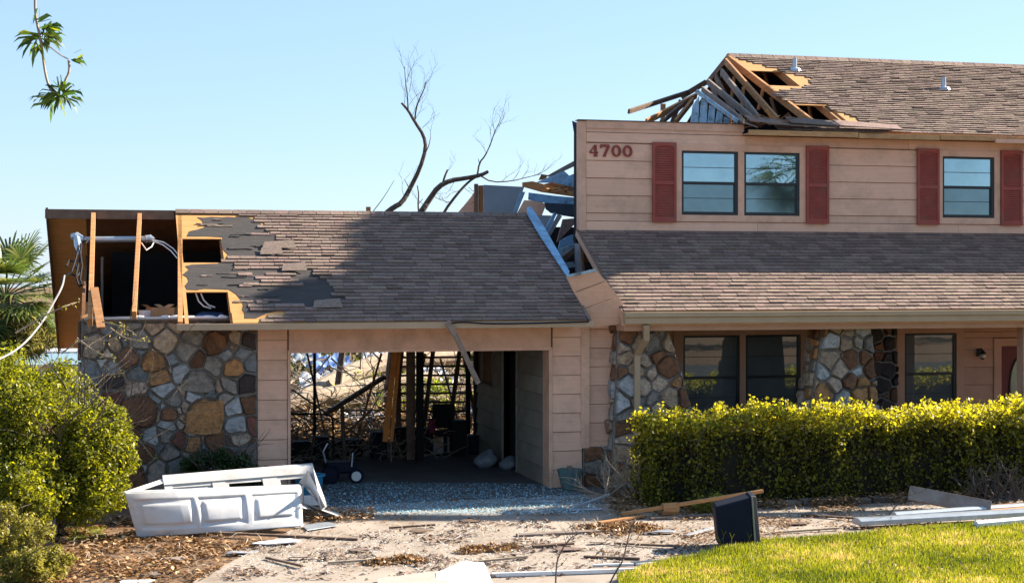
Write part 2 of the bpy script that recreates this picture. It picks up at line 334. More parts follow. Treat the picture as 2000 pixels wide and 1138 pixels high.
# --- lower front wall under the porch roof
lw = MB(); doorx = (at(1951,700,Y=YU).x, at(1951,700,Y=YU).x+1.0)
opsL = lower_wins + [(doorx[0], doorx[1], 0, 2.35)]
wall_pieces(lw, 8.9, XR, 0, 3.6, YU, YU+.1, opsL)
DSID = M('darker_siding', (.50,.29,.20), (.42,.23,.155), 1.6, .75, .12, 60, rnd=.05)  # darker siding tone for the porch wall, trim, beam and ceiling
low = obj('lower_wall', lw, OSBD, house)
frL = [(lower_wins[0][0]-.2, lower_wins[1][1]+.2, lzb-.15, lzt+.2), (lower_wins[2][0]-.17, lower_wins[2][1]+.17, lzb-.15, lzt+.2), (doorx[0]-.14, doorx[1]+.14, 0, 2.5)]
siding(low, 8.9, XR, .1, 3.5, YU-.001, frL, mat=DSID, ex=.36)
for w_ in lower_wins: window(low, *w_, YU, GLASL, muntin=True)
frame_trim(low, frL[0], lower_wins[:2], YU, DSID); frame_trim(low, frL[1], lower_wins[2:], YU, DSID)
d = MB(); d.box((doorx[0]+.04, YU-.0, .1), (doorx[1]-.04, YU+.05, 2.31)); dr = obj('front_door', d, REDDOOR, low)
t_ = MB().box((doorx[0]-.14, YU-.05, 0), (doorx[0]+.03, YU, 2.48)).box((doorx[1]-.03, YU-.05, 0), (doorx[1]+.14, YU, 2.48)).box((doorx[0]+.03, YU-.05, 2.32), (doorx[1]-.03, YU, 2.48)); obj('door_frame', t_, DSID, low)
ov = MB(); cxx = (doorx[0]+doorx[1])/2; ov.prism([(cxx+.24*math.cos(2*math.pi*i/24), YU-.006, 1.45+.62*math.sin(2*math.pi*i/24)) for i in range(24)], (0,-.01,0)); obj('oval_glass', ov, glassmat('door_glass', (.25,.32,.30), .5, .1), dr)
ov = MB(); ov.tube([(cxx+.26*math.cos(2*math.pi*i/24), YU-.01, 1.45+.64*math.sin(2*math.pi*i/24)) for i in range(25)], .018); obj('oval_rim', ov, FRAME, dr)
# wall lamp
lp = at(1918, 694, Y=YU-.15); la = MB(); la.box((lp.x-.05, YU-.05, lp.z-.02), (lp.x+.05, YU-.03, lp.z+.14)); la.tube([(lp.x,YU-.05,lp.z+.1),(lp.x,YU-.12,lp.z+.15),(lp.x,YU-.17,lp.z+.1)], .012); la.lathe((lp.x,YU-.17,lp.z-.08), [(.02,0),(.055,.03),(.065,.12),(.08,.13),(.02,.19),(0,.2)], 8)
wl = obj('wall_lamp', la, FRAME, None, label='dark wall lantern mounted on the siding beside the front door', cat='lamp')
gl = MB().lathe((lp.x,YU-.17,lp.z-.045), [(.057,0),(.067,.07)], 8); obj('lamp_glass', gl, M('lampglass', (.55,.5,.42), None, 3, .2, 0), wl)
# ---------------------------------------------------------------- roofs
class Slope:
    def __init__(s, y0, z0, y1, z1): s.a = Vector((0,y0,z0)); s.v = Vector((0,y1-y0,z1-z0)).normalized(); s.n = Vector((0,-s.v.z,s.v.y)); s.len = (Vector((0,y1,z1))-s.a).length
    def P(s, x, v, h=0): return Vector((x,0,0)) + s.a + s.v*v + s.n*h
    def px(s, x, y):
        p = at(x, y, pl=(s.a, s.n)); return (p.x, (p - s.a).dot(s.v))
def inside(p, poly):
    c = False; n = len(poly)
    for i in range(n):
        a = poly[i]; b = poly[i-1]
        if (a[1] > p[1]) != (b[1] > p[1]) and p[0] < (b[0]-a[0])*(p[1]-a[1])/(b[1]-a[1])+a[0]: c = not c
    return c
def slab(mb, S, poly, h0, h1, t=None):
    mb.prism([S.P(x, v, h0) for x, v in poly], S.n*(h1-h0), t)
GS = Slope(-.8, 3.0, 3.03, 4.95); PS = Slope(-.6, 3.14, YU, 4.64); MS = Slope(1.9, 6.63, 6.4, 8.76)
TABS = []
def shingles(parent, S, X0, X1, test, course=.128, v0=0, mess=.0):
    k = 0; v = v0
    while v < S.len - .02:
        x = X0 - random.uniform(0, .3)
        while x < X1:
            wd = random.choice((.19,.22,.25,.28,.33)); a = max(x, X0); b = min(x+wd, X1)
            if b - a > .05 and test((a+b)/2, v+.07):
                TABS.append((parent, S, a, b, v, min(course*1.12, S.len-v), random.choice((0,0,.004,.008)) + (random.random()**6)*mess))
            x += wd
        v += course; k += 1
def tabverts(S, a, b, v, l, lift):
    g_ = .004; h0 = .016+lift; h1 = .022; i = S.n; c = []
    for (x, vv, h) in ((a+g_,v,.002+lift*.7),(b-g_,v,.002+lift*.7),(b-g_,v+l,.001),(a+g_,v+l,.001),(a+g_,v,h0+.010),(b-g_,v,h0+.010),(b-g_,v+l,.006),(a+g_,v+l,.006)): c.append(S.P(x, vv, h))
    return c
TF = [(0,3,2,1),(4,5,6,7),(0,1,5,4),(1,2,6,5),(2,3,7,6),(3,0,4,7)]
# garage deck with holes
holes = [[GS.px(*p) for p in q] for q in ([(362,466),(432,467),(434,513),(364,512)], [(360,570),(445,571),(449,609),(361,611)])]
xdl = GS.px(350, 500)[0]
groof = MB()
def deckpoly(S, xa, xb, va, vb, t=.015): 
    slab(groof, S, [(xa,va),(xb,va),(xb,vb),(xa,vb)], -t, 0)
h1x = (min(p[0] for p in holes[0]), max(p[0] for p in holes[0])); h1v = (min(p[1] for p in holes[0]), max(p[1] for p in holes[0]))
h2x = (min(p[0] for p in holes[1]), max(p[0] for p in holes[1])); h2v = (min(p[1] for p in holes[1]), max(p[1] for p in holes[1]))
XG = 7.92
hx = max(h1x[1], h2x[1])
deckpoly(GS, xdl, xdl+.06, 0, GS.len); deckpoly(GS, xdl+.06, hx, h1v[1], GS.len); deckpoly(GS, xdl+.06, hx, h2v[1], h1v[0])
if h1x[1] < hx: deckpoly(GS, h1x[1], hx, h1v[0], h1v[1])
if h2x[1] < hx: deckpoly(GS, h2x[1], hx, h2v[0], h2v[1])
deckpoly(GS, hx, XG-.02, 0, GS.len)
gr = obj('garage_roof', groof, PLY, house)
# felt patches (ragged)
def ragged(poly, S, jit=.06, step=.14):
    out = []
    P = [S.px(*p) for p in poly]
    for i, a in enumerate(P):
        b = P[(i+1) % len(P)]; d = math.hypot(b[0]-a[0], b[1]-a[1]); m = max(1, int(d/step))
        for j in range(m):
            f = j/m; out.append((a[0]+(b[0]-a[0])*f+random.uniform(-jit,jit)*(j > 0), a[1]+(b[1]-a[1])*f+random.uniform(-jit,jit)*.6*(j > 0)))
    return out
def clampv(poly, S): return [(x, min(max(v, .01), S.len-.01)) for x, v in poly]
feltpx = [[(385,425),(480,424),(560,470),(625,520),(668,552),(700,600),(560,600),(520,612),(500,622),(478,622),(470,585),(448,566),(400,564),(366,566),(362,520),(440,513),(438,490),(436,464),(365,462),(370,452),(400,444)]]
for q in feltpx:
    mb = MB(); slab(mb, GS, clampv(ragged(q, GS), GS), .001, .006); obj('felt_layer', mb, FELT, gr)
# torn shingle strips lying on the felt
for i in range(46):
    px_ = random.uniform(372, 540); py_ = random.uniform(430, 600)
    if px_ > 470 + abs(py_-520)*.9: continue
    if 355 < px_ < 442 and (462 < py_ < 516 or 562 < py_): continue
    x, v = GS.px(px_, py_); L_ = random.uniform(.12,.5); hh = random.uniform(.02,.06); k = 4
    top = [(x+L_*j/k, v+hh+random.uniform(-.015,.015)) for j in range(k+1)]; bot = [(x+L_*j/k, v+random.uniform(-.015,.015)) for j in range(k,-1,-1)]
    mb = MB(); slab(mb, GS, bot[::-1]+top[::-1], .007, .014+random.random()*.012, random.random()); obj('shingle_fragment', mb, random.choice((SHING, FELT, FELT)), gr)
edge = [GS.px(*p) for p in [(478,418),(510,440),(560,482),(528,500),(440,500),(445,522),(600,528),(640,545),(660,580),(625,600),(505,588),(470,604),(560,612),(500,628),(480,640),(1300,640),(1300,400)]]
edge3 = [GS.px(*p) for p in [(486,588),(520,600),(560,606),(520,618),(482,610)]]
edge2 = [GS.px(*p) for p in [(455,535),(560,532),(600,560),(480,556)]]
def gtest(x, v): return inside((x,v), edge) or (inside((x,v), edge2) and random.random() < .8)
shingles(gr, GS, 1.5, XG, gtest, mess=.012)
# a few lifted loose shingles
for (px_, py_, s_) in ((545,488,.30),(575,532,.22),(530,500,.2),(640,604,.25)):
    x, v = GS.px(px_, py_); mb = MB(); mb.add([GS.P(x-s_,v,.03), GS.P(x+s_,v-.02,.05), GS.P(x+s_*.9,v+.2,.1), GS.P(x-s_*.8,v+.22,.05), GS.P(x-s_,v,.038), GS.P(x+s_,v-.02,.058), GS.P(x+s_*.9,v+.2,.108), GS.P(x-s_*.8,v+.22,.058)], TF, .8)
    obj('lifted_shingle', mb, SHING, gr)
# ridge caps
for i in range(28):
    x = xdl + .0 + i*.26
    if x > XG - .2: break
    mb = MB(); mb.prism([(x,2.9,4.90+.012),(x,3.03,4.985),(x,3.16,4.925),(x,3.16,4.935),(x,3.03,4.998),(x,2.9,4.922)], (.25,0,0)); obj('ridge_cap', mb, SHING, gr)
# rake trim at the right end: grey drip edge and the deck edge
mb = MB(); mb.beam(GS.P(XG+.02,-.02,-.02), GS.P(XG+.02,GS.len,-.02), .05, .10, up=GS.n); obj('rake_board', mb, LUMG, gr)
# rear slope of the garage wing (seen from below at the stripped end)
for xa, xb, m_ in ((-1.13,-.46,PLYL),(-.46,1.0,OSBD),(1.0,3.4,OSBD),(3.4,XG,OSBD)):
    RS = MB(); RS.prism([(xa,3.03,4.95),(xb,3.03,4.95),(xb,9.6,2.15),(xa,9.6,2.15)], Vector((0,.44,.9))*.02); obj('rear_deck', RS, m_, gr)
mb = MB(); mb.box((-1.17,2.98,4.80),(xdl-.02,3.04,4.97)); obj('ridge_board', mb, LUMD, gr)
mb = MB(); mb.prism([(-1.16,3.05,5.0),(-1.12,3.05,5.0),(-1.12,9.62,2.2),(-1.16,9.62,2.2)], (0,.0,-.16)); obj('barge_board', mb, LUMD, gr)
# the left gable overhang sheet hanging down
# exposed rafters
for (pt, pb, wd) in (((182,425),(176,622),.085), ((273,422),(262,608),.075), ((352,422),(352,628),.085)):
    a = GS.px(*pt); b = GS.px(*pb); mb = MB(); mb.beam(GS.P(a[0], GS.len-.06, -.07), GS.P(b[0], max(b[1],-.02), -.07), .052+wd*.3, .14, up=GS.n); obj('rafter', mb, LUM, gr, bevel=.004)
for x in (h1x[1]+.03, h2x[1]+.02):
    mb = MB(); mb.beam(GS.P(x, GS.len-.06, -.095), GS.P(x, 0, -.095), .05, .14, up=GS.n); obj('rafter', mb, LUM, gr)
# dark attic: floor, partition, gable
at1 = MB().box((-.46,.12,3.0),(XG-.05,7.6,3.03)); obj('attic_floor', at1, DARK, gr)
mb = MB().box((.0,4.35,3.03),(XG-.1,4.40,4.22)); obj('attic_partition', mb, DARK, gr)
mb = MB().prism([(-.48,.0,3.03),(-.48,.6,3.45),(-.48,1.2,3.5),(-.48,4.3,4.15),(-.48,7.5,3.03)], (.04,0,0)); obj('gable_sheathing', mb, OSBD, gr)
mb = MB(); a = at(197,500,Y=2.6); mb.box((a.x,2.4,3.03),(a.x+.04,4.3,4.1)); obj('attic_stud_wall', mb, LUMG, gr)
# header, fascia
gh = obj('garage_front', MB().box((2.30,.03,2.62),(7.42,.14,3.0)), TRIM, house)
zo = at(800,683,Y=0).z
xo0 = at(567,700,Y=0).x; xo1 = at(1071,700,Y=0).x
mb = MB().box((xo0-.03,-.06,zo),(xo1+.03,.0,3.0)); obj('header_board', mb, TRIM, gh)
mb = MB().box((xo0-.05,-.075,zo-.03),(xo1+.04,-.062,zo+.02)); obj('header_trim', mb, TRIM, gh)
fa = at(350,641,Y=-.8); mb = MB().box((at(345,640,Y=-.84).x,-.86,2.885),(XG+.1,-.81,2.99)); obj('eave_fascia', mb, GUTT, gh, bevel=.006)
mb = MB().box((xdl-.1,-.80,2.89),(XG,.0,2.91)); obj('soffit', mb, TRIM, gh)
mb = MB().box((-.5,-.12,3.03),(xdl+.9,.10,3.055)); obj('wall_plate', mb, LUMG, gh)
mb = MB().box((-.42,-.14,3.056),(xdl-.05,.06,3.09)); obj('flashing_strip', mb, PVC, gh)
# piers with lap siding
def pier(x0, x1, name, z0=0, Y=0.0, corner=True):
    b = obj(name, MB().box((x0, Y, z0), (x1, Y+.35, 3.0)), OSBD, house)
    return b
xl0 = at(503,800,Y=0).x
p1 = pier(xl0, xo0-.03, 'garage_pier'); siding(p1, xl0, xo0-.05, .02, 2.98, 0, [], ex=.333)
mb = MB().box((xo0-.045,-.045,.0),(xo0,.36,zo+.02)); obj('jamb_trim', mb, TRIM, p1)
xp1 = at(1136,800,Y=0).x
p2 = pier(xo1+.03, xp1, 'garage_pier'); siding(p2, xo1+.07, xp1-.0, .02, 2.98, 0, [], ex=.333)
mb = MB().box((xo1,-.045,.0),(xo1+.065,.36,zo+.02)); obj('jamb_trim', mb, TRIM, p2)
mb = MB().box((xp1-.02,-.04,.72),(xp1+.13,.3,3.0)); obj('corner_board', mb, TRIM, p2)
x87 = 8.75
sw = obj('side_wall', MB().box((xp1+.1,.12,.7),(x87,.25,3.2)), OSBD, house); siding(sw, xp1+.13, x87, .82, 3.1, .12, [], ex=.333)
mb = MB().box((xp1+.0,.02,.74),(x87,.11,.82)); obj('water_table', mb, TRIM, sw)
# left wall of the wing and the storage room box behind the stone
ob = MB().box((-.46,.05,0),(-.36,7.5,3.0)).box((xo0-.35,.36,0),(xo0-.25,7.2,3.0)); obj('storage_walls', ob, OSBD, house)
# garage inner right wall
XI = xo1+.03
iw = MB(); yo = [at(1011,780,X=XI).y, at(984,780,X=XI).y, at(966,740,X=XI).y, at(944,740,X=XI).y, at(934,740,X=XI).y]
iwall = obj('inner_wall', MB().box((XI+.0,.4,0),(XI+.1,yo[0],3.0)).box((XI,yo[1],0),(XI+.1,yo[4],3.0)), OSBD, house)
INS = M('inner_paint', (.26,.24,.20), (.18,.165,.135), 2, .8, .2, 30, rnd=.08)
def sideboards(y0, y1, z0, z1, X, ex=.32):
    z = z0
    while z < z1:
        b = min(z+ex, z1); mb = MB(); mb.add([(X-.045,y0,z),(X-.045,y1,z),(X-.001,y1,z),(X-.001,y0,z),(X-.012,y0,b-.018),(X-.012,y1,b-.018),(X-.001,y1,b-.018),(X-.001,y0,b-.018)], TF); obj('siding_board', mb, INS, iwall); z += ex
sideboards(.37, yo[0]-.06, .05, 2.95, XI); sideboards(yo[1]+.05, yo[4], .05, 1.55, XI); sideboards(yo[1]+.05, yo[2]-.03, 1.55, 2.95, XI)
for yy in (yo[0]-.06, yo[1]): obj('door_jamb', MB().box((XI-.045,yy,0),(XI+.1,yy+.055,2.7)), INS, iwall)
obj('window_sill', MB().box((XI-.09,yo[2]-.05,1.52),(XI,yo[3]+.08,1.57)), LUMG, iwall); obj('window_trim', MB().box((XI-.05,yo[2]-.03,1.57),(XI,yo[2]+.03,2.75)).box((XI-.05,yo[3]-.03,1.57),(XI,yo[3]+.03,2.75)), LUMG, iwall)
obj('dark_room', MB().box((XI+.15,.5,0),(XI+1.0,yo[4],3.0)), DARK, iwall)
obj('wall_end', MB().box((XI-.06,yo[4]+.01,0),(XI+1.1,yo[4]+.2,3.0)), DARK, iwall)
# --- stone masonry
def chaikin(P, it=1):
    for _ in range(it):
        o = []
        for i in range(len(P)):
            a = P[i]; b = P[(i+1) % len(P)]; d_ = math.hypot(a[0]-b[0],a[1]-b[1]) or 1; f = min(.22, .022/d_); o += [(a[0]*(1-f)+b[0]*f, a[1]*(1-f)+b[1]*f), (a[0]*f+b[0]*(1-f), a[1]*f+b[1]*(1-f))]
        P = o
    return P
def cells(seeds, bound):
    out = []
    for i, (x, z, r_, c) in enumerate(seeds):
        P = list(bound)
        for j, (x2, z2, r2, c2) in enumerate(seeds):
            if i == j: continue
            nx, nz = x2-x, z2-z; d2 = nx*nx+nz*nz
            if d2 < 1e-9 or d2 > 9: continue
            k = (x2*x2+z2*z2-r2*r2 - (x*x+z*z-r_*r_))/2
            Q = []
            for a in range(len(P)):
                p, q = P[a], P[(a+1) % len(P)]; fp = nx*p[0]+nz*p[1]-k; fq = nx*q[0]+nz*q[1]-k
                if fp <= 0: Q.append(p)
                if (fp <= 0) != (fq <= 0): t = fp/(fp-fq); Q.append((p[0]+(q[0]-p[0])*t, p[1]+(q[1]-p[1])*t))
            P = Q
            if len(P) < 3: break
        if len(P) >= 3: out.append((P, c))
    return out
def stone(parent, P, c, M3, gap=.016, th=.06):
    """M3: function (x,z,out)->world"""
    cx = sum(p[0] for p in P)/len(P); cz = sum(p[1] for p in P)/len(P)
    rad = max(math.hypot(p[0]-cx, p[1]-cz) for p in P)
    if rad < .05: return
    Q = []; P2 = []
    for a_i, p in enumerate(P):
        q = P[(a_i+1) % len(P)]; P2.append(p); l_ = math.hypot(q[0]-p[0], q[1]-p[1])
        if l_ > .09: j_ = l_*.07; P2.append(((p[0]+q[0])/2+random.uniform(-j_,j_), (p[1]+q[1])/2+random.uniform(-j_,j_)))
    P = P2
    for p in P:
        d = math.hypot(p[0]-cx, p[1]-cz) or 1; f = max(.3, 1-gap*.9/d); f -= random.uniform(0,.05); Q.append((cx+(p[0]-cx)*f, cz+(p[1]-cz)*f))
    Q = chaikin(Q, 1)
    n_ = len(Q); h = th*random.uniform(.3,1.6); tx, tz = random.uniform(-.22,.22), random.uniform(-.22,.22); vs = []
    for f, hh in ((1,0),(.97,.6),(.86,1.0)):
        for p in Q:
            dx, dz = (p[0]-cx)*f, (p[1]-cz)*f; vs.append(M3(cx+dx, cz+dz, h*hh + (dx*tx+dz*tz)*(hh > .9) + (random.uniform(-.006,.006) if hh > .9 else 0)))
    vs.append(M3(cx, cz, h*1.05)); fs = []
    for k in range(2):
        for i in range(n_): fs.append((k*n_+i, k*n_+(i+1) % n_, (k+1)*n_+(i+1) % n_, (k+1)*n_+i))
    for i in range(n_): fs.append((2*n_+i, 2*n_+(i+1) % n_, 3*n_))
    mb = MB(); mb.add(vs, fs); obj('stone', mb, stonemat(c), parent)
sx0 = at(158,800,Y=0).x
swall = obj('stone_wall', MB().box((sx0, .0, 0), (xl0, .3, 3.03)), MORT, house)
SL = """150 230 80 beige;290 240 45 tan;440 210 75 gray;610 225 82 tan;530 125 50 tan;400 120 42 gray;790 190 60 gray;945 230 85 brown;1070 200 45 tan;1150 210 50 dark;370 330 72 brown;535 360 75 orange;740 290 75 gray;820 350 45 brown;120 440 64 slate;265 400 50 light;270 490 65 dark;430 440 45 slate;420 530 66 beige;575 470 62 orange;590 530 50 light;710 420 45 light;830 490 100 gray;920 380 62 gray;1060 400 65 orange;1180 370 42 slate;1150 500 58 dark;1030 510 40 gray;120 590 50 gray;270 580 46 red;450 680 125 brown;640 700 62 brown;670 610 45 gray;795 580 52 light;870 710 138 orange;1060 660 45 light;1165 630 52 brown;1080 775 70 light;1185 760 32 red;630 770 46 light;750 650 32 beige;610 830 50 gray;520 850 55 light;400 840 66 brown;250 700 60 slate;150 740 70 dark;700 870 45 red;790 900 52 orange;930 870 70 brown;1090 860 60 beige;470 950 80 brown;640 950 60 gray;350 950 60 slate;200 900 76 brown;680 1040 66 slate;560 1050 50 gray;850 1000 80 dark;1000 980 66 brown;1130 960 60 gray;800 1110 60 slate;400 1060 70 brown;950 1090 70 gray;1100 1080 60 brown;200 1050 80 gray;120 130 50 gray;230 130 46 slate;330 160 34 gray;700 110 40 tan;860 110 44 gray;1000 110 40 brown;1120 110 40 tan;680 330 30 slate;1120 300 30 slate;1000 300 26 light;330 230 26 slate;530 600 26 slate;900 570 30 slate;1000 590 24 gray"""
seeds = []
for s in SL.split(';'):
    a, b, c, d = s.split(); p = at(140+float(a)*.2988, 600+float(b)*.2988, Y=0); seeds.append((p.x, p.z, float(c)*.2988*.0086, d))
for i in range(46):
    q = at(random.uniform(165,498), random.uniform(640,930), Y=0); seeds.append((q.x, q.z, .02, random.choice(('gray','tan','slate','beige','brown','light'))))
BIG = {}
for nm_, q in (('450 680',(320,600,545,575,550,740,520,785,370,795,330,760,300,690)),('870 710',(735,690,830,610,1000,585,1000,650,975,830,720,825)),('945 230',(885,165,1030,165,1025,240,960,310,880,320,860,250)),
    ('830 490',(690,480,860,420,950,520,930,560,720,545)),('535 360',(450,375,480,330,560,308,605,345,590,415,460,415)),('120 440',(65,330,165,325,185,560,70,525))):
    BIG[nm_] = [at(140+q[i]*.2988, 600+q[i+1]*.2988, Y=0) for i in range(0, len(q), 2)][::-1]
def shrink(s):
    return .55
for s in SL.split(';'):
    k_ = ' '.join(s.split()[:2])
    if k_ in BIG: P = [(p.x, p.z) for p in BIG[k_]]; stone(swall, P, s.split()[3], lambda x, z, o: Vector((x, -.03-o, z)), gap=.004, th=.07)
seeds = [(x, z, r_*(.86 if r_ > .15 else 1), c) for x, z, r_, c in seeds]
for P, c in cells(seeds, [(sx0+.01,.0),(xl0-.01,.0),(xl0-.01,3.0),(sx0+.01,3.0)]): stone(swall, P, 'orange' if c == 'orange' else c, lambda x, z, o: Vector((x, -.012-o, z)))
for i in range(9):   # quoins on the left return
    mb = MB(); z = .02+i*.335; mb.box((sx0-.05, .0, z+.015), (sx0-.0, .28, z+.32)); obj('stone', mb, stonemat(random.choice(('gray','brown','slate','tan'))), swall, bevel=.015)
# stone pillars: battered, four faces
def pillar(name, face_px, Yf, side_w=.55, pal=('tan','beige','gray','light','brown','tan','beige','orange')):
    a, b, c, d = [at(x, y, Y=Yf) for x, y in face_px]    # top left, top right, bottom right, bottom left
    zt_ = a.z; 
    def ex(p, q): t = (0 - p.z)/(q.z-p.z); return p.x + (q.x-p.x)*t
    xl, xr = ex(a, d), ex(b, c)
    mb = MB(); F = [Vector((a.x,Yf,zt_)), Vector((b.x,Yf,zt_)), Vector((xr,Yf,0)), Vector((xl,Yf,0))]; mb.prism(F, (0, side_w, 0)); o = obj(name, mb, MORT, house)
    lx = min(a.x, xl); rx = max(b.x, xr); sd = []
    rnd_ = random.Random(len(name)*7+int(a.x*10))
    nx = max(3, int((rx-lx)/.30)); nz = int(zt_/.24)
    for j in range(nz):
        for i in range(nx): sd.append((lx+(i+.5+rnd_.uniform(-.3,.3)+.3*(j % 2))*(rx-lx)/nx, (j+.5+rnd_.uniform(-.3,.3))*zt_/nz, rnd_.uniform(.06,.22), rnd_.choice(pal)))
    for P, c_ in cells(sd, [(xl,0.01),(xr,0.01),(b.x,zt_-.01),(a.x,zt_-.01)]): stone(o, P, c_, lambda x, z, q: Vector((x, Yf-.005-q, z)), gap=.02, th=.085)
    # left face stones (the side the photograph sees)
    sd = [((i+.5+rnd_.uniform(-.2,.2))*side_w/2, (j+.5+rnd_.uniform(-.3,.3))*zt_/nz, rnd_.uniform(.05,.16), rnd_.choice(pal)) for j in range(nz) for i in range(2)]
    for P, c_ in cells(sd, [(0.01,0.01),(side_w-.01,0.01),(side_w-.01,zt_-.01),(0.01,zt_-.01)]):
        stone(o, P[::-1], c_, lambda y, z, q: Vector((xl+(a.x-xl)*z/zt_-.005-q, Yf+y, z)), gap=.02, th=.05)
    return o
pillar('stone_pillar', [(1207,634),(1300,634),(1352,800),(1200,800)], -.15, .8)
pillar('stone_pillar', [(1607,632),(1700,632),(1712,780),(1585,780)], -.15, .55)
pb = pillar('stone_pillar', [(1700,632),(1748,632),(1752,780),(1700,780)], 1.5, .55, ('dark','brown','dark'))  # set-back pillar gets dark stones for the shadow it stands in
# stone wainscot between the garage pier and the porch pillar
wn = obj('stone_wainscot', MB().box((xp1+.02,.0,0),(x87,.12,.74)), MORT, house)
sd = [(xp1+.05+(i+.5+random.uniform(-.25,.25))*.33, (j+.5+random.uniform(-.2,.2))*.25, random.uniform(.03,.08), random.choice(('slate','gray','brown','slate','red'))) for i in range(3) for j in range(3)]
for P, c in cells(sd, [(xp1+.03,.01),(x87-.02,.01),(x87-.02,.73),(xp1+.03,.73)]): stone(wn, P, c, lambda x, z, o: Vector((x, -.01-o, z)))
# --- porch roof
pr = MB(); slab(pr, PS, [(X8,0),(XR,0),(XR,PS.len),(X8,PS.len)], -.02, 0); proof = obj('porch_roof', pr, PLY, house)
mb = MB(); mb.beam(PS.P(X8-.02,-.03,-.07), PS.P(X8-.02,PS.len+.02,-.07), .035, .13, up=PS.n); obj('rake_board', mb, TRIM, proof)
mb = MB(); mb.beam(PS.P(X8-.018,-.03,.005), PS.P(X8-.018,PS.len+.02,.005), .05, .012, up=PS.n); obj('drip_edge', mb, LUMD, proof)
shingles(proof, PS, X8, XR, lambda x, v: True, mess=.006)
gt = MB(); yz = [(-.62,3.13),(-.76,3.13),(-.76,3.05),(-.73,3.03),(-.73,2.93),(-.62,2.93)]; gt.prism([(X8-.02,y,z) for y, z in yz], (XR-X8,0,0)); obj('gutter', gt, GUTT, proof, bevel=.004)
mb = MB().box((X8-.04,-.60,2.90),(XR,-.56,3.11)); obj('porch_fascia', mb, TRIM, proof)
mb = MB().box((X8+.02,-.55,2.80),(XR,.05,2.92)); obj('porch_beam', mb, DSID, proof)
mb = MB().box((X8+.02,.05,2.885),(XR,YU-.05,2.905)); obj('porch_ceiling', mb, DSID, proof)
pp = at(1995,700,Y=-.15); mb = MB().box((pp.x-.02,-.25,0),(pp.x+.2,-.03,2.8)); obj('porch_post', mb, TRIM, proof)
# downspout
e = [at(1262,634,Y=-.68), at(1262,662,Y=-.6), at(1244,692,Y=-.30), at(1244,960,Y=-.30)]; e[-1].z = .1
ds = MB()
for a, b in zip(e, e[1:]): ds.beam(a, b + (b-a).normalized()*.02, .11, .075, up=(0,1,0))
obj('downspout', ds, GUTT, proof, bevel=.01)
# --- main roof (torn open at its left end)
rx = MS.px(1422,108)[0]
mh = [[MS.px(*p) for p in q] for q in ([(1462,138),(1524,140),(1566,168),(1504,168)], [(1554,205),(1611,206),(1664,240),(1598,240)])]
R1t = MS.px(1424,110); R1b = MS.px(1596,241)
vA = (mh[0][0][1]+mh[0][1][1])/2; vB = (mh[0][2][1]+mh[0][3][1])/2; vC = (mh[1][0][1]+mh[1][1][1])/2; vD = max(.25,(mh[1][2][1]+mh[1][3][1])/2)
def xr1(v): t = (v-R1b[1])/(R1t[1]-R1b[1]); return R1b[0]+(R1t[0]-R1b[0])*t + .03
h1r = (mh[0][1][0]+mh[0][2][0])/2; h2r = (mh[1][1][0]+mh[1][2][0])/2
md = MB()
def mslab(xa, xb, va, vb): slab(md, MS, [(xa(va) if callable(xa) else xa, va), (xb, va), (xb, vb), (xa(vb) if callable(xa) else xa, vb)], -.018, 0)
mslab(xr1, XR, vA, MS.len); mslab(h1r, XR, vB, vA); mslab(xr1, XR, vC, vB); mslab(h2r, XR, vD, vC); mslab(xr1(vD)-.3, XR, 0, vD)
mroof = obj('main_roof', md, PLY, house)
ebound = [MS.px(*p) for p in [(1432,109),(1500,132),(1536,142),(1580,152),(1588,166),(1512,180),(1530,198),(1560,203),(1620,205),(1640,222),(1690,238),(1700,243),(1530,241),(1520,262),(2600,300),(2600,90)]]
shingles(mroof, MS, 12.0, XR, lambda x, v: inside((x,v), ebound) and v < MS.len-.05, mess=.014)
for i in range(34):
    x = rx + i*.27; mb = MB(); mb.prism([(x,6.22,8.67),(x,6.40,8.79),(x,6.58,8.67),(x,6.58,8.68),(x,6.40,8.805),(x,6.22,8.68)], (.255,0,0)); obj('ridge_cap', mb, SHING, mroof)
mb = MB(); mb.prism([(rx,6.4,8.75),(XR,6.4,8.75),(XR,10.9,6.5),(rx,10.9,6.5)], (0,.01,.02)); obj('rear_deck', mb, OSBD, mroof)
# rafters and fallen rafters
def rafter(p, q, mat, w_=.05, h=.13, name='rafter', parent=mroof, up=None):
    mb = MB(); mb.beam(p, q, w_, h, up=up or MS.n); return obj(name, mb, mat, parent)
rafter(MS.P(xr1(MS.len)-.03, MS.len, -.06), MS.P(xr1(0.2)-.03, .1, -.06), LUM, .06, .15)
for x in (h1r+.0, h2r+.0, 15.6, 16.4): rafter(MS.P(x, MS.len, -.09), MS.P(x, .1, -.09), LUM, .05, .14)
def PT(px, py, Y): return at(px, py, Y=Y)
rafter(PT(1417,120,6.2), PT(1519,236,2.2), LUM, .05, .14); rafter(PT(1409,140,5.9), PT(1482,233,2.25), LUMG, .05, .14)
rafter(PT(1383,160,5.2), PT(1468,231,2.3), LUMG, .05, .13); rafter(PT(1372,174,4.8), PT(1450,236,2.3), LUMG, .05, .11)
rafter(PT(1424,110,6.4), PT(1382,162,7.4), LUMD, .05, .12); rafter(PT(1424,112,6.4), PT(1400,240,9.5), LUMD, .05, .14); rafter(PT(1412,140,6.2), PT(1385,240,8.8), LUMD, .05, .12)
rafter(PT(1380,160,7.3), PT(1330,190,7.6), LUMD, .05, .12); rafter(PT(1345,180,7.0), PT(1228,218,5.2), LUMD, .05, .1, 'broken_board'); rafter(PT(1360,187,6.4), PT(1262,238,4.6), LUM, .05, .13)
rafter(PT(1349,192,6.3), PT(1290,240,4.5), LUMD, .05, .12); rafter(PT(1353,196,6.2), PT(1318,240,5.0), LUM, .06, .14, 'broken_board')
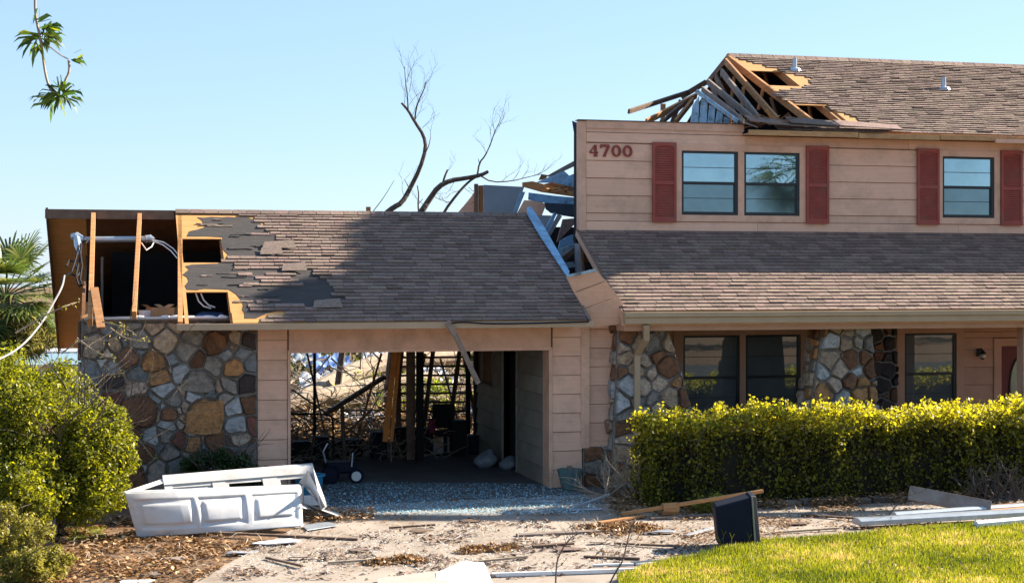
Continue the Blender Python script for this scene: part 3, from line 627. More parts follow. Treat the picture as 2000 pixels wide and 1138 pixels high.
rafter(PT(1295,203,5.6), PT(1295,240,5.6), LUM, .1, .06, 'stud', up=(0,1,0)); rafter(PT(1330,196,6.6), PT(1312,240,6.6), LUMD, .09, .05, 'stud', up=(0,1,0))
for (x1,y1,x2,y2,Y_) in ((1490,175,1481,215,5.0),(1452,170,1447,232,4.4),(1505,190,1520,236,5.6),(1540,225,1550,240,3.5),(1434,150,1425,215,6.0),(1580,208,1586,240,5.4),(1492,140,1500,168,6.8)):
    rafter(PT(x1,y1,Y_), PT(x2,y2,Y_), LUMD if x1 % 2 else LUM, .04, .09, 'truss_web', up=(0,1,0))
rafter(PT(1390,165,6.4), PT(1412,240,3.2), LUMD, .05, .12); rafter(PT(1398,150,6.8), PT(1440,235,3.6), LUMD, .05, .12)
# blue sheathed gable that folded in
BW = M('blue_sheathing', (.40,.56,.68), (.25,.38,.50), 5, .6, .3, 12, (6,1,1), dirt=(.05,.07,.10), dscale=6, damt=.9)
gp = [(1362,183),(1384,197),(1408,216),(1436,239)]; 
for i, (xa, xb) in enumerate(((1350,1366),(1367,1382),(1383,1397),(1398,1412),(1413,1426),(1427,1440))):
    def topy(x): return 183 + max(0,(x-1364))*.76 if x > 1360 else 240-(x-1348)*4.6
    q = [(xa+3,topy(xa+6)+3),(xb,topy(xb)+3),(xb-2,241),(xa-1,241)]
    mb = MB(); mb.prism([at(x,y,Y=3.1+.02*i) for x, y in q], (0,.02,0)); obj('gable_board', mb, BW, mroof)
rafter(PT(1360,178,3.3), PT(1442,238,2.4), BW, .04, .08, 'barge_board')
# splintered edge
for i in range(60):
    x = random.uniform(1425,1535); p = at(x, random.uniform(230,245), Y=random.uniform(1.85,2.3)); d = Vector((random.uniform(-1,1), random.uniform(-.5,.2), random.uniform(-.25,.35))).normalized()*random.uniform(.1,.35)
    mb = MB(); mb.beam(p, p+d, .015+.02*random.random(), .006+random.random()*.01); obj('splinter', mb, random.choice((LUM,LUM,PLY,LUMD)), mroof)
for i, (xa, xb, ya, yb) in enumerate(((1466,1550,237,246),(1500,1640,243,250),(1545,1660,240,248),(1640,1765,246,254),(1450,1480,240,250))):
    a = at(xa, ya, Y=1.75); b = at(xb, yb, Y=1.75); mb = MB(); mb.prism([a, b, b+Vector((0,.3,.12)), a+Vector((0,.3,.14))], (0,0,.015)); obj('torn_shingle_strip', mb, SHING, mroof)
xe0 = at(1462,255,Y=1.72).x
for i, (a, b, dz) in enumerate(((xe0,14.3,0),(14.32,16.1,-.01),(16.12,18.2,.01),(18.22,XR,.0))):
    mb = MB().box((a,1.70,6.50+dz-.004*i),(b,1.745,6.60+dz-.004*i)); obj('eave_fascia', mb, FASC, mroof, bevel=.005)
mb = MB().box((at(1945,270,Y=1.66).x,1.655,6.46),(XR,1.695,6.54)); obj('eave_fascia', mb, TRIM, mroof)
mb = MB().box((xe0,1.75,6.525),(XR,YU-.05,6.54)); obj('soffit', mb, TRIM, mroof)
mb = MB().box((11.4,2.3,6.30),(XR,10.5,6.33)); obj('attic_floor', mb, DARK, mroof)  # shade put in colour: near-black attic so the roof holes look dark
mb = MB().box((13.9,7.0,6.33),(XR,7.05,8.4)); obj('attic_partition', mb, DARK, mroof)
for px_, py_ in ((1552,137),(1843,174)):
    x, v = MS.px(px_, py_); p = MS.P(x, v, 0); mb = MB(); mb.lathe(p, [(.16,-.05),(.13,.02),(.055,.06),(.05,.26),(.035,.26),(.03,.1)], 14); obj('vent_pipe', mb, PVC, mroof, smooth=False)
# body of the house behind
hb = MB().box((11.3,YU+.35,0),(11.4,10.5,6.3)).box((11.4,10.4,0),(XR,10.5,6.4)).box((XR-.1,YU+.2,0),(XR,10.4,6.4)).box((8.9,YU+.35,3.0),(11.3,9,3.1)); obj('body_walls', hb, OSBD, house)
mb = MB().prism([(XR-.1,1.9,6.42),(XR-.1,6.4,8.7),(XR-.1,10.9,6.42)], (.1,0,0)); obj('right_gable', mb, OSBD, house)
# --- lay the tabs: nearest 300 single, the rest joined per roof
TABS.sort(key=lambda t: depth(t[1].P((t[2]+t[3])/2, t[4])))
rest = {}
for i, (par, S, a, b, v, l, lift) in enumerate(TABS):
    vv = tabverts(S, a, b, v, l, lift); tt = random.random()
    if i < 300: mb = MB(); mb.add(vv, TF, tt); obj('shingle', mb, SHING, par)
    else: rest.setdefault(par.name, (par, MB()))[1].add(vv, TF, tt)
for par, mb in rest.values(): obj('shingles', mb, SHING, par, kind='stuff')
# ---------------------------------------------------------------- broken pieces between the two roofs
def sheet(name, pts, Y, mat, label, cat, th=.03, dY=None, sub=None):
    ys = dY or [Y]*len(pts); P = [at(x, y, Y=yy) for (x, y), yy in zip(pts, ys)]
    mb = MB(); mb.prism(P, (0, th, 0)); return obj(name, mb, mat, None, label=label, cat=cat)
PANEL = M('grey_green_panel', (.22,.27,.31), (.18,.22,.26), 1.5, .7, .1)
NAVY = M('navy_felt', (.02,.035,.055), (.035,.05,.07), 5, .7, .4, 10)
GREYP = M('grey_panel', (.33,.34,.37), (.22,.24,.28), 4, .6, .2, 14)
fw = thing('rear_gable_wall', at(915,423,Y=9.3)*1, 'pink gable wall fragment behind the garage ridge left of a brown post', 'wall'); fw.location.z = 1
for a, b, c, d in (((888,423),(905,403),(929,394),(929,423)),((906,402),(929,374),(929,392),(908,402))):
    mb = MB(); mb.prism([at(*p, Y=9.3) for p in (a,b,c,d)], (0,.04,0)); obj('siding_board', mb, SIDE, fw)
mb = MB(); mb.prism([at(889,430,Y=9.36), at(929,372,Y=9.36), at(929,520,Y=9.36), at(889,520,Y=9.36)], (0,.04,0)); obj('sheathing', mb, OSBD, fw)
sheet('wall_post', [(928,359),(934,359),(934,520),(928,520)], 9.1, LUMD, 'brown broken post standing at the left edge of the grey green wall panel', 'post', .12)
sheet('wall_stud', [(936,362),(944,362),(944,520),(936,520)], 9.15, OSBD, 'tan wooden stud between the brown post and the grey green wall panel', 'stud', .1)
sheet('wall_panel', [(945,361),(985,363),(1024,365),(1001,430),(1001,520),(945,520)], 8.9, PANEL, 'large flat grey green wall panel standing above the garage ridge', 'panel', .05)
sheet('foam_strip', [(1017,374),(1026,375),(1005,428),(998,428)], 8.0, BLUE, 'narrow light blue foam strip slanting beside the grey green panel', 'foam strip')
sheet('wallboard', [(1024,391),(1052,392),(1067,399),(1062,412),(1040,470),(1012,470),(1006,424)], 7.2, SIDE, 'torn tan wallboard under the blue foam sheet', 'board')
sheet('foam_sheet', [(1033,376),(1080,382),(1124,386),(1124,400),(1070,397),(1032,390)], 6.4, BLUE, 'horizontal light blue foam sheet above the dark felt beside the tan wall', 'foam sheet')
sheet('felt_sheet', [(1064,396),(1126,399),(1126,425),(1100,421),(1076,416),(1066,408)], 6.3, NAVY, 'dark navy torn felt hanging below the blue foam sheet', 'felt')
sheet('tarpaulin', [(1046,357),(1062,350),(1102,334),(1112,343),(1124,338),(1127,366),(1104,364),(1076,357)], 7.4, BLUE, 'bright blue torn foam sheeting topmost above the splintered lumber', 'foam sheet')
sheet('shingle_scrap', [(1052,352),(1058,340),(1070,342),(1066,350)], 7.7, OSBD, 'small reddish brown scrap poking up left of the blue sheeting', 'scrap')
sheet('roof_plank', [(1068,344),(1100,326),(1126,312),(1128,322),(1100,335),(1080,346)], 7.9, LUMG, 'long grey roof plank sticking up beside the two storey corner', 'plank', .08)
sheet('splintered_beam', [(1022,356),(1040,354),(1124,376),(1124,384),(1060,375),(1022,364)], 7.1, LUM, 'splintered orange brown beam across the gap below the blue sheeting', 'beam', .1)
sheet('splintered_beam', [(1044,364),(1078,356),(1124,366),(1124,377),(1080,372)], 7.25, OSBD, 'broken dark brown beam lying behind the orange splintered beam', 'beam', .1)
for i in range(14):
    x = random.uniform(1060,1120); p = at(x, random.uniform(362,378), Y=6.95); mb = MB(); q = p+Vector((random.uniform(-.25,.25),random.uniform(-.2,0),random.uniform(-.05,.08))); mb.beam(p, q, .05, .02)
    obj('splinter', mb, random.choice((LUM,PLY)), None, label='short splinter of orange lumber in the wreckage below the blue sheeting', cat='splinter', group='splinters below the blue sheeting')
fl = [(1029,407),(1037,405),(1060,440),(1112,531),(1110,541),(1103,535),(1050,455),(1029,418)]
mb = MB(); mb.prism([at(x,y,pl=(GS.P(0,0,.06),GS.n)) for x,y in fl], GS.n*.02); obj('flashing_strip', mb, BLUE, None, label='long pale blue flashing strip along the right rake of the garage roof', cat='flashing')
def slat3(name, pts, ys, mat, label, cat, th=.04): return sheet(name, pts, 0, mat, label, cat, th, dY=ys)
slat3('panel_scrap', [(1048,420),(1082,421),(1082,440),(1056,455)], [4.6]*4, GREYP, 'pale grey panel scrap under the dark felt', 'panel')
slat3('metal_trim', [(1082,415),(1088,417),(1066,461),(1059,458)], [4.0]*4, BLUE, 'first narrow blue white trim strip leaning left in the gap', 'trim')
slat3('metal_trim', [(1090,418),(1098,422),(1072,466),(1067,462)], [4.1]*4, GREYP, 'grey trim strip leaning beside the blue white trim in the gap', 'trim')
slat3('roof_chunk', [(1100,428),(1124,426),(1126,434),(1088,473),(1084,468)], [4.4]*4, SHING, 'brown shingled roof chunk wedged in the gap left of the porch roof', 'roof chunk', .06)
slat3('foam_sheet', [(1094,470),(1108,462),(1125,456),(1125,478),(1112,488),(1098,500),(1091,485)], [4.0]*7, BLUE, 'crumpled blue foam sheet below the brown roof chunk', 'foam sheet')
slat3('foam_sheet', [(1088,488),(1125,474),(1125,480),(1096,501)], [3.6]*4, BW, 'light blue strip under the crumpled foam sheet in the gap', 'foam sheet')
slat3('dark_rafter', [(1096,503),(1125,480),(1126,492),(1102,512)], [3.4]*4, LUMD, 'dark brown rafter piece below the blue foam in the gap', 'rafter', .08)
slat3('foam_offcut', [(1101,512),(1124,511),(1124,521),(1107,524)], [3.2]*4, BW, 'small white blue offcut lowest in the gap beside the pink cheek panel', 'foam offcut')
slat3('corner_post', [(1125,475),(1133,476),(1138,530),(1127,532)], [1.9]*4, GREYP, 'pale grey post under the left corner of the porch roof', 'post', .12)
slat3('corner_stud', [(1133,480),(1139,484),(1142,528),(1138,530)], [1.95]*4, LUM, 'brown stud behind the pale grey post under the porch roof', 'stud', .1)
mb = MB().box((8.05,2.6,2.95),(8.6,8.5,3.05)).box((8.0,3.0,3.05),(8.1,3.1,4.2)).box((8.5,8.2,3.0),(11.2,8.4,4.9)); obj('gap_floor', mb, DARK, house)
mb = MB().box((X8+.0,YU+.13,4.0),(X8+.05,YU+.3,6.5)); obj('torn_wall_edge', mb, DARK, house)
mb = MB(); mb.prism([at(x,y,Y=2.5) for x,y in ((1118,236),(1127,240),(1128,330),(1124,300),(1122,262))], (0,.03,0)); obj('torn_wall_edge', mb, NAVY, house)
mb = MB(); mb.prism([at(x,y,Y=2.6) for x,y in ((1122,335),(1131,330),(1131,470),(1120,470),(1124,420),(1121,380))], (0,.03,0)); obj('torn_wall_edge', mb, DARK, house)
# porch cheek panels (tilted, hanging)
ck = thing('cheek_panel', at(1160,640,Y=-.45)*1, 'pink siding cheek panel hanging crooked between garage roof and porch roof', 'panel')
rows = [((1107,541),(1164,529),(1183,548),(1121,571)), ((1122,572),(1184,549),(1207,578),(1141,602)), ((1142,603),(1208,579),(1217,592),(1217,632),(1154,640),(1152,622))]
for r_ in rows:
    P = [at(x, y, pl=(Vector((8.3,-.3,2.9)), Vector((-.12,-.85,-.30)))) for x, y in r_]; mb = MB(); mb.prism(P, (0,.03,0)); obj('siding_board', mb, SIDE, ck, bevel=.004)
P = [at(x, y, pl=(Vector((8.3,-.33,2.9)), Vector((-.12,-.85,-.30)))) for x, y in ((1106,537),(1163,525),(1165,530),(1108,542))]; mb = MB(); mb.prism(P, (0,.03,0)); obj('top_edge', mb, BW, ck)
# ---------------------------------------------------------------- service mast fallen into the stripped roof
mast = thing('service_mast', at(220,468,pl=(GS.P(0,0,-.1),GS.n))*1, 'grey electrical service mast fallen across the bare rafters', 'service mast')
def GP(x, y, h=0): return at(x, y, pl=(GS.P(0,0,h),GS.n))
mb = MB(); mb.tube([GP(158,468,-.22), GP(288,467,-.22)], .055, 12); obj('conduit', mb, PVC, mast, smooth=False)
mb = MB(); mb.tube([GP(138,462,-.1),GP(148,462,-.1),GP(158,468,-.12),GP(166,470,-.2)], [.05,.085,.08,.05], 10); mb.tube([GP(150,464,-.1),GP(153,480,-.1),GP(156,496,-.1)], [.06,.07,.03], 8); obj('weatherhead', mb, PVC, mast)
mb = MB(); mb.tube([GP(284,467,-.2),GP(293,466,-.2),GP(301,469,-.2)], [.07,.075,.04], 10); obj('coupling', mb, PVC, mast)
for k, pts in enumerate(([(298,468),(320,473),(338,485),(348,497)], [(298,470),(318,478),(334,490),(346,504)], [(276,474),(286,488),(296,482),(300,474)])):
    mb = MB(); mb.tube([GP(x,y,-.12) for x,y in pts], .011, 5); obj('wire', mb, WHITE, mast)
for pts in ([(158,476),(157,500),(152,520),(148,540),(153,556)], [(154,480),(148,505),(140,530),(126,540),(122,552)], [(156,490),(160,520),(156,545),(160,556),(154,560)], [(140,535),(150,540),(158,530)], [(130,520),(136,508),(146,512),(152,530)]):
    mb = MB(); mb.tube([GP(x,y,.05+random.uniform(-.03,.06)) for x,y in pts], .018, 5); obj('black_cable', mb, DARK, mast)
def smooth(pts, it=2):
    for _ in range(it):
        o = [pts[0]]
        for a, b in zip(pts, pts[1:]): o += [a*.75+b*.25, a*.25+b*.75]
        pts = o + [pts[-1]]
    return pts
mb = MB(); mb.tube(smooth([GP(126,538,.1), at(122,560,Y=-.9), at(104,592,Y=-1.2), at(84,628,Y=-1.6), at(45,675,Y=-2.6), at(0,702,Y=-4), at(-60,720,Y=-6)]), .015, 6)
obj('service_cable', mb, M('cable', (.28,.28,.28), None, 3, .5, .05), None, label='pale service drop cable hanging from the fallen mast down past the bush', cat='cable')
mb = MB(); mb.beam(GP(184,562,.03), GP(197,640,.06), .13, .03, up=GS.n); obj('hanging_board', mb, LUM, None, label='short orange board hanging over the stone wall below the leftmost rafter', cat='board', bevel=.003)
mb = MB(); mb.beam(at(170,618,Y=.0), at(172,590,Y=.05), .05,.05); mb.beam(at(158,620,Y=-.1), at(178,612,Y=0), .05,.03); obj('broken_block', mb, LUM, None, label='small splintered block at the foot of the leftmost rafter', cat='block')
# attic contents
p = at(285,608,Y=.35); mb = MB(); mb.lathe((p.x,p.y,3.03), [(0,0),(.10,0),(.135,.15),(.14,.16),(.12,.16),(.09,.02)], 16); obj('white_bucket', mb, WHITE, None, label='small pale bucket sitting on the attic floor between the bare rafters', cat='bucket')
CARD = M('cardboard', (.40,.24,.12), (.32,.18,.09), 4, .85, .1)
for (x, s, r_, lb) in ((308,.15,.3,'tan cardboard box standing open beside the pale bucket in the attic'),(331,.13,-.4,'smaller cardboard box lying tipped against the third rafter in the attic')):
    p = at(x, 606, Y=.4); c = thing('cardboard_box', (p.x,p.y,3.035), lb, 'box'); c.rotation_euler = (0,0,r_); mb = MB()
    mb.add([(-s,-s,0),(s,-s,0),(s,s,0),(-s,s,0),(-s,-s,.2),(s,-s,.2),(s,s,.2),(-s,s,.2)], [(0,3,2,1),(0,1,5,4),(1,2,6,5),(2,3,7,6),(3,0,4,7)])
    me = mkmesh('carton', mb.v, mb.f, mb.t, CARD); o = bpy.data.objects.new('carton', me); COL.objects.link(o); o.parent = c
    for sx in (-1,1): me = mkmesh('flap', [(sx*s,-s,.2),(sx*s,s,.2),(sx*(s+.09),s,.25),(sx*(s+.09),-s,.25)], [(0,1,2,3)], [.5], CARD); o = bpy.data.objects.new('flap', me); COL.objects.link(o); o.parent = c
bl = at(408,603,Y=.35); mb = MB()
mb.add([(bl.x+dx, bl.y+dy, 3.04+dz) for dx,dy,dz in ((-.28,-.1,0),(.28,-.12,0),(.3,.25,0),(-.25,.25,0),(-.2,-.05,.08),(.1,-.06,.05),(.24,.2,.1),(-.1,.2,.12))], TF); obj('blue_bundle', mb, M('blue_cloth', (.02,.09,.28), (.01,.05,.18), 4, .7, .5, 8), None, label='blue plastic bundle inside the lower square roof hole', cat='bundle')
for k, pts in enumerate(([(382,572),(388,588),(398,598),(412,602)], [(392,572),(398,586),(408,596),(420,600)])):
    mb = MB(); mb.tube([at(x,y,Y=.3) for x,y in pts], .014, 5); obj('attic_wire', mb, WHITE, None, label=('left' if k == 0 else 'right')+' one of two white wires hanging in the lower square roof hole', cat='wire')
# insulation tufts along the wall plate
for i in range(14):
    x = random.uniform(205,440); p = at(x, 618, Y=-.02); mb = MB(); mb.lathe((p.x,p.y-.06,3.055), [(.0,0),(.06,.0),(.07,.02),(.03,.045),(0,.05)], 6); o = obj('insulation_tuft', mb, WHITE, None, label='white insulation tuft on top of the stone wall', cat='insulation', group='insulation tufts on the stone wall'); o.scale = (random.uniform(1,2.5),.7,random.uniform(.6,1.3))
# ---------------------------------------------------------------- inside and behind the garage
def gboard(name, pa, pb, w_, th, mat, label, cat, za=.05, zb=.05, up=(0,0,1), bevel=.004, roll=0):
    a = at(*pa, Z=za); b = at(*pb, Z=zb); a.z = za; b.z = zb; mb = MB(); mb.beam(a, b, w_, th, up=up, roll=roll); return obj(name, mb, mat, None, label=label, cat=cat, bevel=bevel)
def post(px, y, w_, Y, mat, label, top=2.95, d=.1):
    p = at(px, 800, Y=Y); mb = MB().box((p.x-w_/2, Y, .05), (p.x+w_/2, Y+d, top)); return obj('post', mb, mat, None, label=label, cat='post', bevel=.004)
post(615,0,.05,5.0,DARK,'thin black pole standing in the left of the garage opening'); post(779,0,.10,5.2,LUMD,'dark post immediately right of the orange studs in the garage'); post(803,0,.17,4.6,LUMD,'thick dark post in the middle of the garage opening')
post(821,0,.14,4.3,DARK,'thick black post left of the slatted steps'); post(915,0,.09,6.0,DARK,'thin black post just left of the garage inner wall')
ORG = M('lit_orange_stud', (.85,.30,.06), (.62,.19,.035), 5, .7, .2, 30, (1,1,6))  # extra bright orange gives the studs a sunlit look in the shade
mb = MB(); mb.beam(at(786,686,Y=5.4), at(778,760,Y=5.4), .06,.05); obj('leaning_board', mb, LUMG, None, label='pale board leaning at the top of the dark posts in the garage', cat='board')
for (x0, x1, w_, lb) in ((771,752,.085,'wider orange stud leaning in the garage opening'),(780,764,.05,'narrow orange stud leaning behind the wider orange stud')):
    mb = MB(); mb.beam(at(x0,684,Y=4.2), at(x1,862,Y=4.1), w_*1.3, .07); obj('leaning_stud', mb, ORG, None, label=lb, cat='stud')
for i, (x0,y0,x1,y1,Y_,w_,m_,lb) in enumerate(((745,690,690,880,6.5,.05,LUM,'thin sunlit stick leaning left of the orange studs'),(600,690,640,870,7.2,.05,BARKL,'pale stick leaning by the thin black pole'),(905,690,935,850,7.4,.07,LUM,'sunlit stud leaning right of the slatted steps'),(860,700,905,860,7.8,.06,BARKL,'pale stick behind the slatted steps'),(570,760,700,850,7.6,.06,LUMG,'grey stick lying across the brush at the left'),(830,690,800,860,7.9,.06,LUM,'sunlit stick between the dark posts'),(725,800,650,870,6.9,.07,LUM,'short sunlit board low in the brush'))):
    mb = MB(); mb.beam(at(x0,y0,Y=Y_), at(x1,y1,Y=Y_-.2), w_, w_*.6); obj('leaning_stick', mb, m_, None, label=lb, cat='stick')
for i, (x0,y0,x1,y1,w_,m_,lb) in enumerate(((1040,1066,1120,1060,.10,LUMD,'dark short board in the middle of the drive'),(640,1098,730,1092,.05,BARKL,'pale stick low on the drive at the left'),(1200,1060,1330,1066,.05,LUMD,'thin dark batten left of the black bin'),(1270,1012,1390,1004,.07,LUMG,'grey batten behind the cut log block'),(1500,1040,1640,1030,.05,BARKL,'pale stick on the walk right of the black bin'),(1560,1004,1680,1012,.06,LUMD,'dark batten on the walk before the curb'),(760,1030,850,1024,.04,LUMD,'small dark batten at the shadow edge on the drive'),(1170,1020,1260,1006,.09,LUM,'short tan board in the rubble left of the log block'),(520,1088,590,1104,.04,LUMD,'thin dark stick on the left of the drive'),(930,1096,1030,1086,.04,BARKL,'pale stick beside the middle leaf heap'),(1340,1046,1392,1030,.08,GREYP,'grey flat piece just left of the black bin'))):
    gboard('loose_stick', (x0,y0), (x1,y1), w_, .03, m_, lb, 'stick', .055, .07)
rack = thing('slatted_steps', at(860,880,Y=7)*1, 'dark open slatted steps leaning at the back of the garage', 'steps')
for (x0,y0,x1,y1) in ((846,684,826,850),(898,684,876,850)): mb = MB(); mb.beam(at(x0,y0,Y=7.0), at(x1,y1,Y=6.4), .07,.1); obj('stringer', mb, LUMD, rack)
for i in range(8):
    y = 698+i*17.5; mb = MB(); mb.beam(at(778,y,Y=6.9), at(928-i*3,y-1,Y=6.9), .05,.045); obj('slat', mb, LUMD, rack)
def tubething(name, pts, Y, r_, mat, label, cat): mb = MB(); mb.tube(smooth([at(x,y,Y=Y) for x,y in pts],2), r_, 6); return obj(name, mb, mat, None, label=label, cat=cat)
tubething('bed_frame_rail', [(560,808),(600,808),(642,809),(650,816),(651,850),(651,905)], 4.0, .02, DARK, 'bent dark tube rail at the left of the garage opening', 'rail')
tubething('bed_frame_rail', [(668,800),(700,802),(752,800),(763,808),(764,850),(764,905)], 4.4, .018, LUMG, 'bent grey tube rail in front of the orange studs', 'rail')
tubething('red_pole', [(668,792),(671,850),(673,905)], 4.6, .04, LUMD, 'short reddish brown pole in the brush seen through the garage', 'pole')
mb = MB(); mb.beam(at(635,808,Y=9), at(752,735,Y=9), .2, .1); obj('diagonal_board', mb, LUMG, None, label='grey board slanting over the brush pile behind the garage', cat='board')
# chair, boxes and clutter at the back of the garage
ch = thing('office_chair', at(870,915,Y=5.2)*1, 'black padded chair at the back of the garage in front of the slatted steps', 'chair'); ch.location.z = .045
c0 = ch.location
def bb(n_, a, b, m=DARK, par=ch, bev=.03): mb = MB().box((c0.x+a[0],c0.y+a[1],c0.z+a[2]),(c0.x+b[0],c0.y+b[1],c0.z+b[2])); obj(n_, mb, m, par, bevel=bev)
bb('backrest', (-.24,.15,.55), (.24,.24,1.05)); bb('seat', (-.26,-.25,.42), (.26,.22,.52)); bb('armrest', (-.33,-.2,.62), (-.27,.15,.67)); bb('armrest', (.27,-.2,.62), (.33,.15,.67)); bb('leg', (-.04,-.04,0), (.04,.04,.42)); bb('base', (-.28,-.05,0), (.28,.05,.05))
rg = at(843,822,Y=5.0); mb = MB().lathe((rg.x,rg.y,rg.z-.25), [(.0,0),(.07,.01),(.09,.15),(.05,.3),(0,.32)], 8); obj('red_sack', mb, M('redcloth', (.18,.02,.05), None, 4, .8, .2), None, label='dark red cloth hanging beside the black chair in the garage', cat='cloth')
lab = ['black storage tote at the far left of the garage back','black cabinet below the thin black pole','low dark crate behind the grey tube rail','tall dark bin at the foot of the orange studs','dark toolbox at the foot of the thick dark post','wide black chest left of the black chair','dark box stacked right of the black chair','low black crate near the garage inner wall','dark tub between the two tube rails']
for i, (x, w_, h_) in enumerate(((590,.35,.35),(628,.3,.4),(690,.4,.3),(742,.3,.5),(790,.4,.55),(826,.45,.5),(898,.3,.7),(925,.22,.35),(662,.25,.28))):
    p = at(x, 880, Y=4.9+i % 3*.3); t = thing('storage_box', (p.x,p.y,.05), lab[i], 'box'); mb = MB().box((p.x-w_*.5,p.y,.05),(p.x+w_*.5,p.y+.35,.05+h_)); obj('bin', mb, BLACKP if i % 2 else DARK, t, bevel=.02)
    mb = MB().box((p.x-w_*.52,p.y-.02,.052+h_),(p.x+w_*.52,p.y+.37,.09+h_)); obj('lid', mb, BLACKP, t, bevel=.01)
# hand cart with a pale wheel
cart = thing('hand_cart', at(672,932,Y=1.6)*1, 'black garden cart with a pale wheel just inside the garage on the left', 'cart'); cart.location.z = .045
q = cart.location
mb = MB().box((q.x-.35,q.y-.2,.22),(q.x+.2,q.y+.25,.42)); obj('tray', mb, BLACKP, cart, bevel=.04)
mb = MB(); mb.tube([(q.x-.3,q.y,.3),(q.x-.38,q.y,.6),(q.x-.3,q.y,.75)], .018); mb.tube([(q.x+.1,q.y-.25,.35),(q.x+.12,q.y-.25,.6)], .015); obj('handle', mb, PVC, cart)
for dx, r_, m_ in ((-.28,.15,BLACKP),(.18,.11,WHITE)):
    mb = MB(); mb.tube([(q.x+dx+r_*math.cos(a*math.pi/9), q.y-.28, .05+r_+.02+r_*math.sin(a*math.pi/9)) for a in range(19)], .028, 6); wh = obj('wheel', mb, BLACKP, cart)
    mb = MB(); mb.prism([(q.x+dx+r_*.8*math.cos(a*math.pi/9), q.y-.29, .07+r_+r_*.8*math.sin(a*math.pi/9)) for a in range(18)], (0,.02,0)); obj('rim', mb, m_, wh)
# sacks by the inner wall
SACK = M('sack_plastic', (.22,.24,.27), (.10,.12,.15), 5, .5, .9, 7)
def sack(px, py, Y, sx, sy, sz, lean, mat, label, name='plastic_sack'):
    p = at(px, py, Y=Y); seg = 14; rr = 9; v = []; rnd_ = random.Random(px)
    for i in range(rr+1):
        t = i/rr; r0 = (math.sin(math.pi*min(1, t*.9+.05))**.55)*(1-.55*t*t)
        for j in range(seg):
            a = 2*math.pi*j/seg; wob = 1+.12*math.sin(3*a+px+t*4)+rnd_.uniform(-.05,.05)
            v.append((p.x+sx*r0*math.cos(a)*wob+lean*t*sz, p.y+sy*r0*math.sin(a)*wob, .045+sz*t))
    f = [(i*seg+j, i*seg+(j+1) % seg, (i+1)*seg+(j+1) % seg, (i+1)*seg+j) for i in range(rr) for j in range(seg)] + [tuple(range(rr*seg,(rr+1)*seg))]
    mb = MB().add(v, f); return obj(name, mb, mat, None, label=label, cat='sack', smooth=True)
sack(945,912,3.0,.26,.2,.36,.35,SACK,'larger grey plastic sack slumped in the garage by the doorway')
sack(990,918,2.6,.2,.16,.27,.3,SACK,'smaller grey plastic sack leaning right of the larger sack'); sack(1036,930,2.3,.2,.16,.48,.0,BLACKP,'black refuse sack against the garage inner wall')
# pot beside the pier
p = at(1113,962,Y=-.35); pot = thing('plant_pot', (p.x,p.y,.03), 'greenish grey tapered plant pot beside the right garage pier', 'pot')
mb = MB().lathe((p.x,p.y,.03), [(0,0),(.13,0),(.15,.05),(.22,.34),(.225,.37),(.20,.37),(.19,.33),(0,.30)], 18); obj('bowl', mb, M('pot', (.10,.17,.17), (.05,.10,.11), 8, .7, .6, 14), pot)
mb = MB().box((p.x-.05,p.y-.05,.30),(p.x+.03,p.y+.0,.46)); obj('stake', mb, LUMG, pot)
# blue bin behind the door
p = at(604,960,Y=-.75); t = thing('blue_bin', (p.x,p.y,.03), 'blue plastic bin standing behind the right end of the fallen garage door', 'bin'); BLU = M('blue_plastic', (.02,.20,.36), None, 4, .4, .05)
mb = MB().lathe((p.x,p.y,.03), [(0,0),(.19,0),(.23,.44),(.25,.46),(.21,.46),(.17,.02)], 20); obj('body', mb, BLU, t); mb = MB().tube([(p.x+.25*math.cos(a*math.pi/12), p.y+.25*math.sin(a*math.pi/12), .49) for a in range(25)], .018); obj('rim', mb, BLU, t)
# ---------------------------------------------------------------- the fallen garage door
Yd = g(420,1044)[1]
door = thing('garage_door', (at(420,1044,Z=.03).x, Yd, .03), 'crumpled white panelled garage door lying folded on the drive', 'garage door')
A = at(243,962,Y=-3.55); B = at(585,948,Y=-2.6); Cc = at(589,1028,Z=.06); D = at(268,1048,Z=.03)
DM = door.location
def dq(u, v, o=0):   # bilinear position on the front section with a slight bow; o = outwards
    p = (A*(1-u)+B*u)*(1-v) + (D*(1-u)+Cc*u)*v; nrm = (B-A).cross(D-A).normalized(); nrm = nrm if nrm.y < 0 else -nrm
    bow = .05*math.sin(u*math.pi)*math.sin(v*math.pi) + .006*math.sin(u*23+v*5)*math.sin(v*9+u*4) + .02*math.exp(-((u-.18)**2*90+(v-.8)**2*30)) - .022*math.exp(-((u-.86)**2*120+(v-.75)**2*40)) + .035*max(0, .25-abs(u-.28))/.25*math.sin(v*3) + .02*math.exp(-((u-.62)**2+(v-.95)**2)*60)
    return p + nrm*(o + bow)
def relief(u, v):   # pressed panels: returns outward height
    h = 0
    for (ua, ub, dep) in ((.035,.365,.5),(.385,.665,1),(.70,.985,1)):
        va, vb = .16, .84
        du = min(u-ua, ub-u)*3.1; dv = min(v-va, vb-v)*.80; dd = min(du, dv)
        if dd > 0:
            h = -.040*dep*min(1, dd/.022)
            if dd > .09: h += .042*dep*min(1, (dd-.09)/.022)
    return h
nu, nv = 150, 46; mb = MB(); vs = [dq(i/nu, j/nv, relief(i/nu, j/nv)) for j in range(nv+1) for i in range(nu+1)]
mb.add(vs, [(j*(nu+1)+i, (j+1)*(nu+1)+i, (j+1)*(nu+1)+i+1, j*(nu+1)+i+1) for j in range(nv) for i in range(nu)], .5)
o = obj('front_section', mb, DOORW, door, smooth=True); sm = o.modifiers.new('solid', 'SOLIDIFY'); sm.thickness = .012; sm.offset = 1
